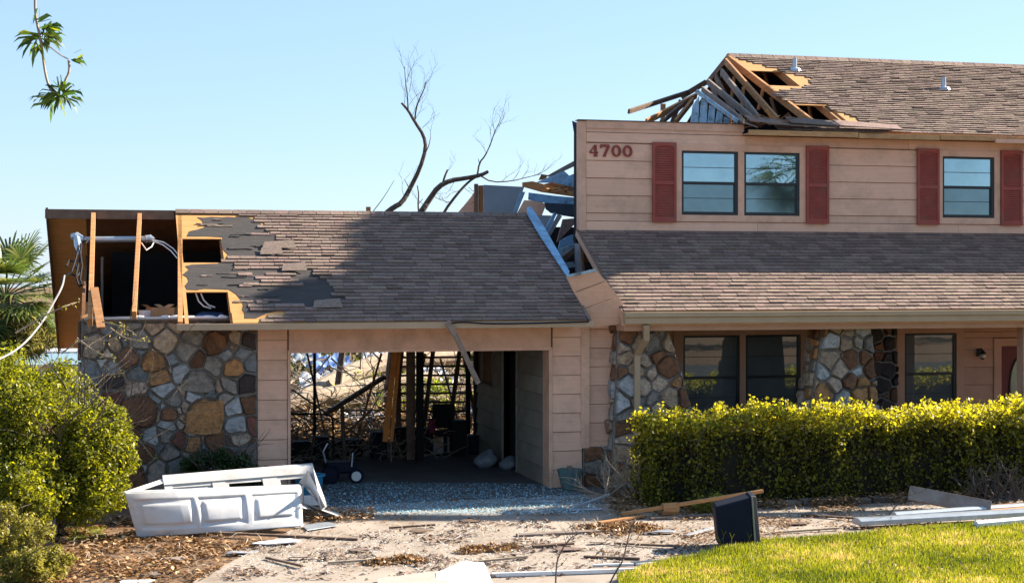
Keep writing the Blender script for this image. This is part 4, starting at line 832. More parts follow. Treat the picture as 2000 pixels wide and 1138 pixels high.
def strip(name, P, th, mat=DOORW, par=door): mb = MB(); mb.prism(P, th); return obj(name, mb, mat, par, bevel=.003)
strip('top_flange', [dq(0,0,.0), dq(.5,0,.0), dq(1,0,.0), dq(1,0,0)+Vector((0,.05,.005)), dq(.5,0,0)+Vector((0,.05,.005)), dq(0,0,0)+Vector((0,.05,.01))], (0,0,.012))
# second section folded behind: an open frame seen edge on
def bp(x, y, Y): return at(x, y, Y=Y)
y2a, y2b = -3.15, -1.75
TL, TR = bp(318,936,y2a), bp(612,911,y2b); BL, BR = bp(330,1000,y2a), bp(628,985,y2b)
def r2(u, v, o=0): return (TL*(1-u)+TR*u)*(1-v) + (BL*(1-u)+BR*u)*v + Vector((0,-o,0))
def bar(name, u0, v0, u1, v1, o=0): return strip(name, [r2(u0,v0,o), r2(u1,v0,o), r2(u1,v1,o), r2(u0,v1,o)], (0,.035,0))
bar('rail', 0,-.04,1,.16,.02); bar('rail', 0,.86,1,1,.02)
for u in (0,.30,.335,.63,.68,.945): bar('stile', u,.16,u+.05,.86)
for ua, ub in ((.05,.30),(.385,.63),(.73,.945)):
    bar('panel_mould', ua,.16,ub,.28,-.01); bar('panel_mould', ua,.74,ub,.86,-.01); bar('panel', ua,.28,ub,.74,-.03) if ua < .1 else bar('panel_mould', ua,.28,ua+.02,.74,-.01)
strip('top_flange', [r2(0,-.04), r2(1,-.04), r2(1,-.04)+Vector((0,.1,.01)), r2(0,-.04)+Vector((0,.1,.02))], (0,0,.014))
strip('left_flange', [dq(0,0), bp(318,937,y2a), bp(322,942,y2a), dq(.02,.05)], (0,.01,.02))
# crumpled end pieces
for P in ([(585,942),(602,918),(612,935),(636,990),(630,992),(606,958),(596,952)], [(604,935),(612,914),(640,988),(628,996)], [(586,982),(596,984),(668,1003),(668,1010),(620,998),(586,990)], [(588,950),(593,948),(594,1000),(588,1004)], [(590,1026),(640,1020),(662,1026),(600,1036)]):
    yy = -2.3; strip('bent_edge', [at(x,y,Y=yy-.15*i*(i % 2)) for i,(x,y) in enumerate(P)], (0,.05,0)) if P[0][1] < 1020 else strip('bent_edge', [at(x,y,Z=.05) for x,y in P], (0,0,.012), PVC)
strip('side_cap', [dq(1,0), dq(1,1), dq(1,1)+Vector((.03,.09,0)), dq(1,0)+Vector((.03,.09,0))], (.004,0,0))
# ---------------------------------------------------------------- black bin on the drive
b0 = at(1398,972,Y=-5.55); 
def bq(x, y, Y): return at(x, y, Y=Y)
gb = at(1440,1064,Z=.07); Yb = gb.y
bin_ = thing('overturned_bin', (gb.x,gb.y,.07), 'dark blue black tapered bin standing upside down at the edge of the lawn', 'bin')
F = [bq(1396,989,Yb), bq(1466,970,Yb-.05), bq(1471,1068,Yb-.05), bq(1404,1066,Yb)]
dv = Vector((.12,.42,0)); Bk = [p + dv for p in F]
mb = MB(); mb.add(F+Bk, [(0,1,2,3),(7,6,5,4),(0,4,5,1),(2,6,7,3),(3,7,4,0)]); o = obj('body', mb, BLACKP, bin_, bevel=.03)
rim = [bq(1466,968,Yb-.06), bq(1477,968,Yb-.02), bq(1486,1060,Yb-.02), bq(1473,1070,Yb-.06)]
mb = MB(); mb.prism(rim, (.12,.44,0)); o = obj('rim', mb, BLACKP, bin_, bevel=.012)
mb = MB(); mb.prism([p+Vector((.004,-.012,0)) for p in (bq(1467,972,Yb-.07),bq(1470,972,Yb-.07),bq(1476,1064,Yb-.07),bq(1473,1066,Yb-.07))], (0,.01,0)); obj('rim_edge', mb, M('rimlight', (.25,.26,.20), None, 3, .5, 0), bin_)
# ---------------------------------------------------------------- boards and strips on the ground
gboard('loose_board', (1215,1003),(1490,958),.09,.05,LUM,'long thin board propped over rubble from the pillar to the hedge','board',.08,.42)
gboard('brown_plank', (1775,962),(1935,992),.24,.05,LUMG,'brown plank sloping down from the hedge onto the walk','plank',.36,.16,roll=1.0)
gboard('brown_plank', (1925,998),(2060,985),.50,.09,LUM,'wide tan plank lying flat at the right end of the walk','plank',.10,.12)
def gutterpiece(pa, pb, w_, label, mat, za=.08, zb=.1, ext=0):
    a = at(*pa, Z=za); b = at(*pb, Z=zb); d = (b-a).normalized(); s_ = Vector((-d.y,d.x,0)); mb = MB(); prof = [(-w_/2,.0),(-w_/2,.07),(-w_*.2,.10),(w_*.2,.10),(w_/2,.05),(w_/2,0)]
    P = [a+s_*x+Vector((0,0,z)) for x,z in prof]; mb.prism(P, b-a); return obj('gutter_length', mb, mat, None, label=label, cat='gutter', bevel=.006)
gutterpiece((1672,1024),(2060,1002),.28,'long pale metal gutter lying along the edge of the lawn',PVC); gutterpiece((1745,1012),(2060,990),.16,'thinner second metal gutter length lying behind the long pale gutter',PVC)
gutterpiece((1905,1030),(2060,1016),.12,'short white trim length nearest the lawn at the right',WHITE)
gboard('trim_strip', (790,1132),(1240,1108),.10,.03,LUMG,'long tan trim strip lying across the front of the drive','trim strip'); gboard('trim_strip', (960,1122),(1250,1112),.05,.05,WHITE,'white trim strip behind the long tan strip on the drive','trim strip',.06,.06)
gboard('trim_strip', (1158,1103),(1410,1096),.05,.03,WHITE,'thin white strip running from the drive into the lawn edge','trim strip'); gboard('trim_strip', (1140,1086),(1250,1090),.06,.03,LUMD,'dark narrow strip on the drive right of the leaf pile','trim strip')
gboard('trim_strip', (1235,1100),(1398,1088),.12,.04,NAVY,'dark blue flat strip lying behind the thin white strip','trim strip')
gboard('metal_angle', (1118,990),(1190,965),.04,.03,PVC,'pale blue metal angle tilted in the shade beside the plant pot','metal strip',.04,.2)
gboard('metal_angle', (1022,979),(1085,978),.10,.02,PVC,'flat pale metal strip lying in the shade on the drive','metal strip'); gboard('metal_angle', (1110,995),(1175,993),.12,.02,PVC,'second flat metal piece lying in the shade left of the rubble','metal strip')
gboard('dark_strip', (430,1040),(700,1052),.07,.03,LUMD,'long dark strip in front of the fallen garage door','strip'); gboard('dark_strip', (870,976),(925,972),.08,.02,LUMD,'short dark flat strip among the glass in the garage shade','strip')
gboard('dark_strip', (1010,1044),(1170,1036),.16,.03,LUMG,'brown flat board lying in the sunlit middle of the drive','board')
gboard('pole', (1400,975),(1460,968),.03,.03,PVC,'pale thin pole leaning in the rubble before the hedge','pole',.1,.2)
p = at(1308,1008,Z=.03); t = thing('wood_block', (p.x,p.y,.03), 'short pale cut log block standing in the rubble', 'log'); mb = MB(); mb.tube([(p.x-.12,p.y,.14),(p.x+.12,p.y-.02,.14)], [.10,.11], 10); obj('log', mb, LUM, t)
# white paper sheet and flattened carton in the foreground
gp2 = [at(x,y,Z=.05) for x,y in ((852,1122),(905,1104),(945,1108),(962,1138),(930,1150),(850,1150))]
mb = MB(); V = gp2 + [p+Vector((0,0,.0)) for p in gp2]
mb.prism([gp2[0]+Vector((0,0,.02)), gp2[1]+Vector((0,0,.05)), gp2[2]+Vector((0,0,.06)), gp2[3]+Vector((0,0,.01)), gp2[4], gp2[5]], (0,0,.01)); obj('white_sheet', mb, WHITE, None, label='bent white plastic sheet on the drive at the bottom centre', cat='sheet')
gp2 = [at(x,y,Z=.05) for x,y in ((738,1132),(840,1118),(880,1118),(872,1150),(735,1155))]
mb = MB(); mb.prism(gp2, (0,0,.02)); obj('flattened_carton', mb, CARD if False else M('greycard', (.38,.33,.29), None, 3, .8, .2), None, label='flattened grey beige carton left of the bent white sheet', cat='carton')
for i, (x, y, sx, rr) in enumerate(((470,1078,.3,.2),(545,1062,.5,.1),(300,1120,.25,.5),(262,1135,.3,0),(1165,1062,.2,.3),(1110,1075,.28,-.2),(700,1078,.2,.4),(345,1090,.22,.8),(995,1062,.18,.1),(1290,1042,.3,.2),(1560,1025,.3,-.3),(590,1092,.2,.2),(820,1040,.22,.1),(920,1020,.18,.5))):
    p = at(x, y, Z=.03); mb = MB(); k = 6; ring = [(p.x+sx*random.uniform(.5,1)*math.cos(rr+j*math.pi/3), p.y+sx*.5*random.uniform(.5,1)*math.sin(rr+j*math.pi/3), (.008 if x < 480 else .04)+random.uniform(0,.03)) for j in range(k)]
    mb.prism(ring, (0,0,.012)); L_ = ['pale torn scrap on the soil left of the drive','thin white scrap in front of the garage door','small buff scrap on the leaf litter','white paper scrap at the bottom left edge of the soil','grey scrap beside the bare sapling','brown shingle scrap left of the bare sapling','small brown scrap in the left part of the drive','tan scrap in the leaf litter near the weeds','small tan scrap in the middle of the drive','grey scrap before the black bin','brown scrap on the walk behind the lawn','small dark shingle scrap low on the drive left','small dark scrap on the sunlit drive near the shade','brown scrap at the shadow edge on the drive']
    obj('debris_scrap', mb, (GREYP,WHITE,LUMG,WHITE,LUMG,SHING,SHING,LUMG,LUMG,GREYP,LUMD,SHING,LUMD,LUMD)[i], None, label=L_[i], cat='scrap')
# broken gutter hanging over the opening
hg = [at(873,628,Y=-.95), at(890,655,Y=-.9), at(934,748,Y=-.55)]
mb = MB(); mb.beam(hg[0], hg[1], .09,.05, up=(0,1,0)); mb.beam(hg[1], hg[2], .085,.05, up=(0,1,0)); obj('hanging_gutter', mb, LUMG, None, label='grey bent gutter strip hanging from the eave over the garage opening', cat='gutter', bevel=.006)
mb = MB(); mb.tube(smooth([at(872,632,Y=-.9),at(905,628,Y=-.9),at(960,633,Y=-.88),at(1150,628,Y=-.88)]), .014); obj('sagging_drip_edge', mb, BLACKP, gh)
# ---------------------------------------------------------------- foliage helpers
def leaf_cloud(name, C, N, size, mat, parent=None, aspect=.5, tint=None, flat=.0, **k):
    """C: centres, N: preferred normals (or None)"""
    n_ = len(C); C = np.asarray(C, float)
    d = rng.normal(size=(n_,3)); d /= np.linalg.norm(d, axis=1)[:,None]
    u = rng.normal(size=(n_,3))
    if N is not None: d = d*.8 + np.asarray(N)*1.0; d /= np.linalg.norm(d, axis=1)[:,None]
    u -= d*(u*d).sum(1)[:,None]; u /= np.linalg.norm(u, axis=1)[:,None]; v_ = np.cross(d, u)
    s = (size*rng.uniform(.6,1.35,n_))[:,None] if np.isscalar(size) else size[:,None]
    fold = d*s*.12
    V = np.stack([C-u*s*.5, C+v_*s*aspect*.5+fold, C+u*s*.5, C-v_*s*aspect*.5+fold], 1).reshape(-1,3)
    Q = np.arange(n_*4).reshape(-1,4); T = rng.random(n_) if tint is None else tint
    return npobj(name, V, Q, T, mat, parent, **k)
def clumpy(n_, cen, rad, shell=.55, clumps=30, cr=.28):
    cen = np.array(cen); rad = np.array(rad)
    d = rng.normal(size=(clumps,3)); d /= np.linalg.norm(d, axis=1)[:,None]; cc = cen + d*rad*rng.uniform(shell,1.0,(clumps,1))
    idx = rng.integers(0, clumps, n_); off = rng.normal(size=(n_,3)); off /= np.linalg.norm(off,axis=1)[:,None]; off *= rng.random((n_,1))**.5
    return cc[idx] + off*cr*rad.mean(), idx/clumps
def box_twigs(mb, start, d, L_, r_, lev, k=4):
    p = Vector(start); d = Vector(d).normalized(); path = [p.copy()]; m = max(3, int(4*L_/ (L_+.5))+2)
    for i in range(m):
        d = (d + Vector((random.uniform(-.3,.3), random.uniform(-.3,.3), random.uniform(-.2,.3)))).normalized(); p = p + d*L_/m; path.append(p.copy())
        if lev > 0 and random.random() < .85:
            s = (d + Vector((random.uniform(-1,1), random.uniform(-1,1), random.uniform(-.5,.9)))).normalized(); box_twigs(mb, p, s, L_*random.uniform(.4,.65), r_*.55, lev-1, k)
    mb.tube(path, [r_*(1-.8*i/m) for i in range(m+1)], k)
# ---------------------------------------------------------------- bare storm-broken trees behind the garage
def limbs(parent, lines, Y, mat=BARK, tw=True):
    for pts, r0, r1, nm in lines:
        P = smooth([at(x, y, Y=Y+random.uniform(-.1,.1)) for x, y in pts], 1); n_ = len(P); mb = MB(); mb.tube(P, [(r0+(r1-r0)*i/(n_-1))*.6 for i in range(n_)], 7); obj(nm, mb, mat, parent)
bt = thing('bare_tree', at(770,620,Y=13)*1, 'bare leafless tree with one tall curving trunk behind the garage ridge', 'tree'); bt.location.z = -.1
base = [(640,900),(680,600),(720,470),(752,418),(768,405),(785,396),(800,370),(820,330),(832,290),(828,265),(810,238),(797,215),(784,201)]
limbs(bt, [(base,.16,.045,'trunk'), ([(810,238),(812,215),(818,196),(828,176),(832,160)],.04,.018,'branch'), ([(797,215),(796,190),(792,160),(790,130)],.035,.012,'branch'), ([(832,296),(838,284),(841,268)],.03,.012,'branch'), ([(800,370),(790,350)],.02,.01,'branch'),
  ([(820,428),(816,400),(818,380),(815,362)],.045,.02,'branch'), ([(816,400),(826,388)],.02,.01,'branch')], 13)
for (x, y, dx, dz) in ((790,135,-.1,1),(795,160,.3,1),(800,180,.5,1),(818,200,-.2,1),(828,176,.3,1),(832,165,.5,.6),(806,225,.3,1),(812,232,.6,.8),(792,190,-.2,1),(825,250,.5,.7),(841,268,.1,1),(797,150,.3,.8),(800,205,.4,1),(790,212,0,1),(815,205,.5,.7),(788,380,-.4,1),(797,385,.3,.8)):
    mb = MB(); box_twigs(mb, at(x,y,Y=13), (dx,random.uniform(-.3,.3),dz), .62, .008, 2, 3); obj('twig', mb, BARK, bt)
bt2 = thing('broken_tree', at(860,620,Y=11.5)*1, 'dark leaning tree limb broken off horizontally beside the grey green panel', 'tree'); bt2.location.z = -.1
limbs(bt2, [([(740,900),(780,560),(800,440),(822,415),(838,390),(856,364),(880,352),(910,348),(940,342),(953,335)],.17,.07,'trunk'), ([(864,362),(868,346),(874,332)],.05,.04,'branch'),
  ([(850,450),(868,412),(892,380),(910,360),(922,350),(932,345),(936,318),(948,304),(958,282),(966,258),(975,240)],.07,.014,'branch'), ([(936,318),(934,310)],.02,.01,'branch'), ([(936,342),(960,356),(1000,354),(1030,346),(1058,340)],.035,.01,'branch')], 11.5)
for (x, y, dx, dz) in ((975,240,.1,1),(970,250,.6,.6),(966,258,-.3,1),(962,270,.5,.9),(958,285,.4,.8),(950,300,-.4,.8),(1000,354,.6,.3),(1020,348,.8,.5),(1035,345,.9,.4),(980,355,.6,.5),(1050,341,.9,.4),(900,372,-.8,-.2),(880,395,-.7,.1),(870,342,.6,.8),(905,365,.5,-.6),(850,385,.6,-.3),(830,405,-.5,.6),(890,350,-.3,-.8),(915,365,.5,-.8)):
    mb = MB(); box_twigs(mb, at(x,y,Y=11.5), (dx,random.uniform(-.3,.3),dz), .55, .008, 2, 3); obj('twig', mb, BARK, bt2)
bt3 = thing('thin_sapling', at(730,620,Y=14)*1, 'thin bare shoot leaning right above the left of the shaded garage roof', 'sapling'); limbs(bt3, [([(700,800),(716,440),(726,416),(745,392),(758,372),(770,352)],.03,.008,'stem')], 14)
mb = MB(); p = at(719,416,Y=3.1); mb.box((p.x-.04,3.05,4.93),(p.x+.04,3.12,5.08)); obj('ridge_block', mb, LUM, house)
# ---------------------------------------------------------------- the yard behind
GREENH = leafmat('yard_leaves', (.035,.06,.015), (.12,.15,.03), .4, (.2,.16,.05))
for i, (x, y, rx_, rz, lb) in enumerate(((1,34,4,2.2,'dense green thicket behind the yard left of the brush'),(9,37,5,2.4,'broad olive thicket straight behind the garage opening'),(17,38,5,2.3,'dark green thicket behind the house centre'))):
    t = thing('thicket', (x,y,-1.1), lb, 'bushes'); C, T = clumpy(5000, (x,y,.6), (rx_,2,rz), .3, 60, .3); leaf_cloud('foliage', C, None, .22, GREENH, t); 
    mb = MB()
    for j in range(6): box_twigs(mb, (x+random.uniform(-2,2),y,-1), (random.uniform(-.4,.4),0,1), 2, .05, 1)
    obj('stems', mb, BARK, t)
tr = thing('fallen_trunk', (8,13,0), 'pale fallen tree trunk lying across the back yard', 'fallen tree'); Yt = 15
mb = MB(); mb.tube(smooth([at(540,810,Y=12), at(620,765,Y=13), at(700,722,Y=14.5), at(790,700,Y=15.5), at(900,690,Y=17)]), .28, 10); obj('trunk', mb, BARKL, tr)
mb = MB(); mb.tube(smooth([at(540,800,Y=11.5), at(620,775,Y=12), at(690,760,Y=13), at(760,745,Y=14), at(850,740,Y=15)]), .2, 10); obj('limb', mb, BARKL, tr)
mb = MB()
for i in range(40): p = at(random.uniform(560,900), random.uniform(690,800), Y=random.uniform(11,16)); box_twigs(mb, p, (random.uniform(-.6,.6),random.uniform(-.5,.5),random.uniform(-.7,.7)), 1.3, .03, 1, 4)
obj('branches', mb, BARKL, tr)
tr2 = thing('dark_fallen_limb', (5,11,0), 'dark fallen limb low in the brush at the left of the garage opening', 'fallen limb'); mb = MB(); mb.tube(smooth([at(545,855,Y=9.5), at(590,820,Y=10), at(640,808,Y=10.5)]), .13, 8); obj('limb', mb, BARK, tr2)
# brush pile: tangle of pale twigs and dead leaves
mb = MB()
for i in range(2200):
    x = random.uniform(2.9,13); y = 7.6+17*random.random()**1.3; z = gz(x,y)+random.uniform(0,.9)*(.5+y/24); d = Vector((random.uniform(-1,1), random.uniform(-1,1), random.uniform(-.4,.6))).normalized()*random.uniform(.3,1.3)
    m_ = Vector((x,y,z))+d*.5+Vector((0,0,random.uniform(0,.15))); mb.tube([(x,y,z), m_, Vector((x,y,z))+d], [.018,.012,.004], 3)
for i in range(700):
    p_ = Vector((random.uniform(2.9,6.6), random.uniform(4.6,7.4), .05+random.uniform(0,.75)*random.random())); d = Vector((random.uniform(-1,1), random.uniform(-.6,.6), random.uniform(-.4,.6))).normalized()*random.uniform(.15,.7); mb.tube([p_, p_+d*.5+Vector((0,0,random.uniform(0,.06))), p_+d], [.012,.009,.003], 3)
obj('brush_twigs', mb, BARKL, None, kind='stuff', label='tangle of pale broken twigs filling the back yard', cat='brush')
n_ = 22000; C = np.stack([rng.uniform(2.5,15,n_), rng.uniform(8,30,n_), rng.random(n_)], 1); C[:,2] = -np.clip((C[:,1]-12)*.05,0,1.2) + C[:,2]**2*(.35+.5*np.abs(np.sin(C[:,0]*1.7)*np.cos(C[:,1]*.9)))
DEAD = leafmat('dead_leaves', (.13,.065,.025), (.42,.26,.11), .2, (.55,.42,.24))
leaf_cloud('brush_leaves', C, None, .11, DEAD, None, kind='stuff', label='dead brown leaves on the brush in the back yard', cat='leaves')
C, T = clumpy(5000, (7.5,13,.6), (3.5,3,.5), .2, 30, .15); leaf_cloud('brush_green_leaves', C, None, .1, leafmat('yg', (.08,.11,.02), (.30,.34,.05), .5), None, kind='stuff', label='yellow green leaves among the brush in the back yard', cat='leaves')
TB = M('tarp_blue', (.10,.22,.55), (.25,.35,.6), 2, .5, .6, 4); TW = M('tarp_white', (.75,.76,.78), (.55,.56,.6), 2, .5, .6, 4)
for i, (x, y, Y, sx, m_, lb) in enumerate(((715,766,14,.8,TB,'blue tarp scrap upper in the brush behind the garage'),(700,820,11.5,.8,TW,'white plastic sheet low in the brush'),(735,815,12,.6,TB,'small blue tarp scrap beside the orange studs'),(690,735,18,1.3,TW,'white roof panel lying far back in the yard'),(650,708,24,1.5,TB,'blue sheet far back in the yard at the left'),(870,745,17,1.0,TW,'white panel seen behind the slatted steps'),(600,700,26,1.2,PANEL,'grey green sheet far back at the left of the opening'),(925,800,12,.5,TB,'blue scrap seen right of the slatted steps'),(845,722,20,.9,TW,'white sheet upper left behind the slatted steps'),(620,745,18,1.2,TW,'white panel beside the pole behind the garage'),(740,700,24,1.2,TW,'pale sheet at the top of the yard view'))):
    p = at(x, y, Y=Y); mb = MB(); k = 8; sx *= .42; grid = [(p.x+(a/k-.5)*sx*2, p.y+(b/k-.5)*sx*1.2, p.z+.18*math.sin(a*1.3+i)*math.cos(b*1.1)+(b/k-.5)*sx*.7+random.uniform(-.03,.03)) for b in range(k+1) for a in range(k+1)]
    mb.add(grid, [(b*(k+1)+a, b*(k+1)+a+1, (b+1)*(k+1)+a+1, (b+1)*(k+1)+a) for b in range(k) for a in range(k)]); obj('torn_sheet', mb, m_, None, label=lb, cat='sheet', smooth=True)
# neighbour's low building and palm at the left
nb = thing('neighbour_house', at(100,760,Y=24)*1, 'low white and pale blue neighbouring building behind the left bush', 'house'); nb.location.z = -.6; nl = nb.location
a = at(50,684,Y=24); b = at(190,684,Y=24)
LW = M('pale_wall', (.62,.60,.52), (.5,.5,.45), 2, .7, .1); LB = M('pale_blue_roof', (.20,.30,.36), (.15,.24,.30), 1, .5, .1)
mb = MB().box((a.x,24,-.7),(b.x+1,28,at(0,712,Y=24).z)); obj('wall', mb, LW, nb)
mb = MB(); mb.prism([Vector((a.x-.3,23.6,at(0,716,Y=23.6).z)), Vector((b.x+1,23.6,at(0,716,Y=23.6).z)), Vector((b.x+1,26,at(0,694,Y=26).z)), Vector((a.x-.3,26,at(0,694,Y=26).z))], (0,0,.05)); obj('roof', mb, LB, nb)
mb = MB(); mb.prism([Vector((a.x-.3,26.0,at(0,693,Y=26).z+.05)), Vector((b.x+1,26,at(0,693,Y=26).z+.05)), Vector((b.x+1,27,at(0,684,Y=27).z)), Vector((a.x-.3,27,at(0,684,Y=27).z))], (0,0,.05)); obj('ridge_roof', mb, WHITE, nb)
def palm(base, top, nf, L_, label, name='palm_tree', seed=1, fan=True, mat=None, droop=.5, trunkr=.16):
    rs = random.Random(seed); t = thing(name, base, label, 'palm tree'); top = Vector(top)
    mb = MB(); B0 = Vector(base); mb.tube([B0+(top-B0)*i/8+Vector((.05*math.sin(i),0,0)) for i in range(9)], [trunkr*(1.25-.25*i/8) for i in range(9)], 10); obj('trunk', mb, BARK, t)
    for i in range(nf):
        az = 2*math.pi*i*.381966+rs.uniform(-.2,.2); el = rs.uniform(-.7,1.25) if i < nf*.8 else rs.uniform(-1.2,-.5)
        d = Vector((math.cos(az)*math.cos(el), math.sin(az)*math.cos(el), math.sin(el))); stem = [top]; dd = d.copy(); p = top.copy()
        for j in range(5): p = p + dd*L_*.11; dd = (dd + Vector((0,0,-.10*droop))).normalized(); stem.append(p.copy())
        mb = MB(); mb.tube(stem, .018, 4, .3); side = dd.cross(Vector((0,0,1))); side = side.normalized() if side.length > .1 else Vector((1,0,0)); upv = side.cross(dd)
        nl_ = 26
        for s in range(nl_):
            a = (s/(nl_-1)-.5)*4.0; ld = (dd*math.cos(a) + side*math.sin(a) + upv*.15*abs(math.sin(a))).normalized(); ll = L_*.52*(.65+.35*math.cos(a*.6))*rs.uniform(.85,1.1); w_ = .028
            o0 = p; n1 = ld.cross(upv).normalized()*w_; m1 = p+ld*ll*.45; m2 = p+ld*ll*.8+Vector((0,0,-.10*ll*droop)); e_ = p+ld*ll+Vector((0,0,-.32*ll*droop*rs.uniform(.5,1.6)))
            tt = rs.random(); mb.add([o0-n1*.3,o0+n1*.3,m1+n1,m1-n1,m2+n1*.7,m2-n1*.7,e_], [(0,1,2,3),(3,2,4,5),(5,4,6)], tt)
        obj('frond', mb, mat, t)
    return t
PALMG = leafmat('palm_leaf', (.03,.055,.015), (.13,.18,.04), .35, (.34,.29,.10))
pc = at(10,580,Y=10)
palm((pc.x,10,0), pc, 44, 1.7, 'palm tree with spiky green fronds at the left edge', mat=PALMG, seed=3)
t = thing('young_palm', at(30,720,Y=9.5)*1, 'low yellowing palm shrub below the palm at the left edge', 'shrub'); t.location.z = 0
C, T = clumpy(3500, at(25,655,Y=9.5), (.95,.6,.75), .3, 22, .35); leaf_cloud('foliage', C, None, .22, leafmat('yellowing', (.05,.07,.02), (.30,.26,.07), .4, (.45,.38,.18)), t, aspect=.12)
t = thing('distant_tree', at(85,680,Y=38)*1, 'small pale green tree beyond the low blue building', 'tree'); t.location.z = -1.1; pt = at(75,650,Y=38)
C, T = clumpy(5000, (pt.x,38,pt.z-.2), (1.3,1.2,1.1), .2, 26, .3); leaf_cloud('crown', C, None, .16, leafmat('distant', (.10,.13,.07), (.24,.28,.16), .5), t); mb = MB().tube([(pt.x,38,-1.1),(pt.x,38,pt.z)], [.15,.08]); obj('trunk', mb, BARK, t)
# ---------------------------------------------------------------- bush at the left
BUSH = leafmat('bush_leaf', (.035,.055,.012), (.38,.37,.035), .5, (.70,.60,.08))
def bush(label, blobs, n_, size, mat, nm='leafy_bush', aspect=.5, stems=10, base=None, cat='bush', cr=.28, tintup=True):
    c0 = blobs[0][0]; t = thing(nm, (c0[0], c0[1], 0) if base is None else base, label, cat); CC = []; 
    for (c, r_, wgt) in blobs: C, T = clumpy(int(n_*wgt), c, r_, .45, 34, cr); CC.append(C)
    C = np.concatenate(CC); C = C[C[:,2] > .02]
    tt = rng.random(len(C))*.6 + .4*rng.random(len(C))**2
    leaf_cloud('foliage', C, np.array([0,-.3,.6])[None].repeat(len(C),0), size, mat, t, aspect, tint=tt)
    mb = MB()
    for i in range(stems): box_twigs(mb, (c0[0]+random.uniform(-.3,.3)*blobs[0][1][0], c0[1]+random.uniform(-.3,.3), .0), (random.uniform(-.7,.7),random.uniform(-.4,.4),1), blobs[0][0][2]*1.5, .025, 2)
    obj('stems', mb, BARK, t); return t
def B(px, py, Y): return tuple(at(px, py, Y=Y))
bush('big yellow green leafy bush in front of the stone wall at the left', cr=.42, blobs=[(B(90,850,-2.6),(1.0,.75,.95),.36),(B(175,900,-2.8),(.62,.55,.75),.28),(B(40,760,-2.3),(.75,.6,.5),.22),(B(-20,880,-2.8),(.7,.6,.9),.14),(B(110,960,-3.0),(.9,.5,.38),.22),(B(30,960,-3.4),(.7,.5,.6),.2),(B(205,850,-2.7),(.4,.4,.5),.14)], n_=46000, size=.066, mat=BUSH)
WEED = leafmat('weed_leaf', (.10,.08,.02), (.34,.32,.06), .45, (.55,.40,.20))
bush('dry yellowish weeds in the bottom left corner', [(B(15,1060,-6.0),(.62,.45,.5),.6),(B(75,1110,-6.5),(.45,.35,.3),.4)], 13000, .05, WEED, 'weed_clump', cat='weeds')
t = thing('arching_vine', B(200,800,-2.2), 'thin bare arching stems with small leaves in front of the stone wall', 'vine'); mb = MB(); lv = []
for pts in ([(60,720),(110,705),(160,740),(205,790),(250,830),(300,895)], [(0,760),(60,730),(120,760),(190,735),(240,728)], [(120,690),(160,660),(215,668),(235,650),(240,632)], [(30,650),(80,620),(120,600),(150,590)], [(150,660),(190,690),(225,700)], [(200,628),(235,636),(262,650)], [(215,640),(250,665),(290,662)], [(170,790),(220,850),(270,870)], [(90,1000),(60,900),(40,850)]):
    P = smooth([at(x,y,Y=-1.6+random.uniform(-.3,.2)) for x,y in pts]); mb.tube(P, [.016*(1-.6*i/len(P)) for i in range(len(P))], 4)
    for q in P[3:]: lv += [tuple(q+Vector((random.uniform(-.06,.06),random.uniform(-.06,.06),random.uniform(-.05,.05)))) for _ in range(2)]
obj('stems', mb, BARKL, t); leaf_cloud('leaves', lv, None, .05, WEED, t)
DKG = leafmat('shade_plant', (.012,.03,.01), (.04,.08,.02), .3)
bush('dark green low shrub at the foot of the stone wall behind the garage door', [(B(430,920,-.75),(.65,.3,.42),.7),(B(490,930,-.7),(.35,.25,.3),.3)], 7000, .06, DKG, 'shade_shrub', cat='shrub', stems=6)
# ---------------------------------------------------------------- hedge
hd = thing('clipped_hedge', (13,-2.4,0), 'long clipped hedge with bright yellow green top below the porch windows', 'hedge')
hx0, hx1 = at(1256,880,Y=-2.3).x, 20.5; N_ = 74000
X = rng.uniform(hx0, hx1, N_); face = rng.random(N_); dep = rng.random(N_)**2.2*.28
hz = 1.44 + .06*np.sin(X*1.3) + .05*np.sin(X*3.7+1) + .04*np.sin(X*9.1)
Y0 = -2.80 + .10*np.sin(X*2.1) + .08*np.sin(X*5.3) + .05*np.sin(X*13); Z = np.where(face < .60, rng.random(N_)**.85*hz, hz-dep*.7); YY = np.where(face < .60, Y0+dep, rng.uniform(-2.85,-1.75,N_))
le = face > .93; X = np.where(le, hx0+dep*.9, X); Z = np.where(le, rng.random(N_)*1.45, Z); YY = np.where(le, rng.uniform(-2.8,-1.8,N_), YY)
C = np.stack([X,YY,Z],1) + rng.normal(size=(N_,3))*.05
# clumping: pull towards clump centres so gaps show
cl = np.stack([rng.uniform(hx0,hx1,700), rng.uniform(-2.9,-1.8,700), rng.uniform(0,1.6,700)],1)
h = (np.sin(X*11+Z*7)+np.sin(Z*13-X*5)+np.sin(X*23+1)*.6+np.sin(Z*29+X*3)*.5); keep = (h > -.75) | (rng.random(N_) < .22); keep &= ~((rng.random(N_) < .35) & (face < .6) & (Z < .9)); C = C[keep]; Z = Z[keep]; nk = len(C)
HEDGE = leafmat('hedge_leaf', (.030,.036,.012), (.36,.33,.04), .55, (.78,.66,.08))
tt = np.clip(rng.random(nk)**1.5*.75 + .6*np.clip((Z-1.05)/.3,0,1)*rng.random(nk), 0, 1)     # sunlight painted in: leaves near the top tinted brighter yellow
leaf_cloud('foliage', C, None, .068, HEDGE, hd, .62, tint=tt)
sp = []
for i in range(260):
    x = random.uniform(hx0,hx1); zz = 1.42+.06*math.sin(x*1.3)+.05*math.sin(x*3.7+1); y = random.uniform(-2.85,-1.9); hh = random.uniform(.05,.28)
    for j in range(int(10+hh*60)): sp.append((x+random.gauss(0,.03), y+random.gauss(0,.03), zz+hh*random.random()))
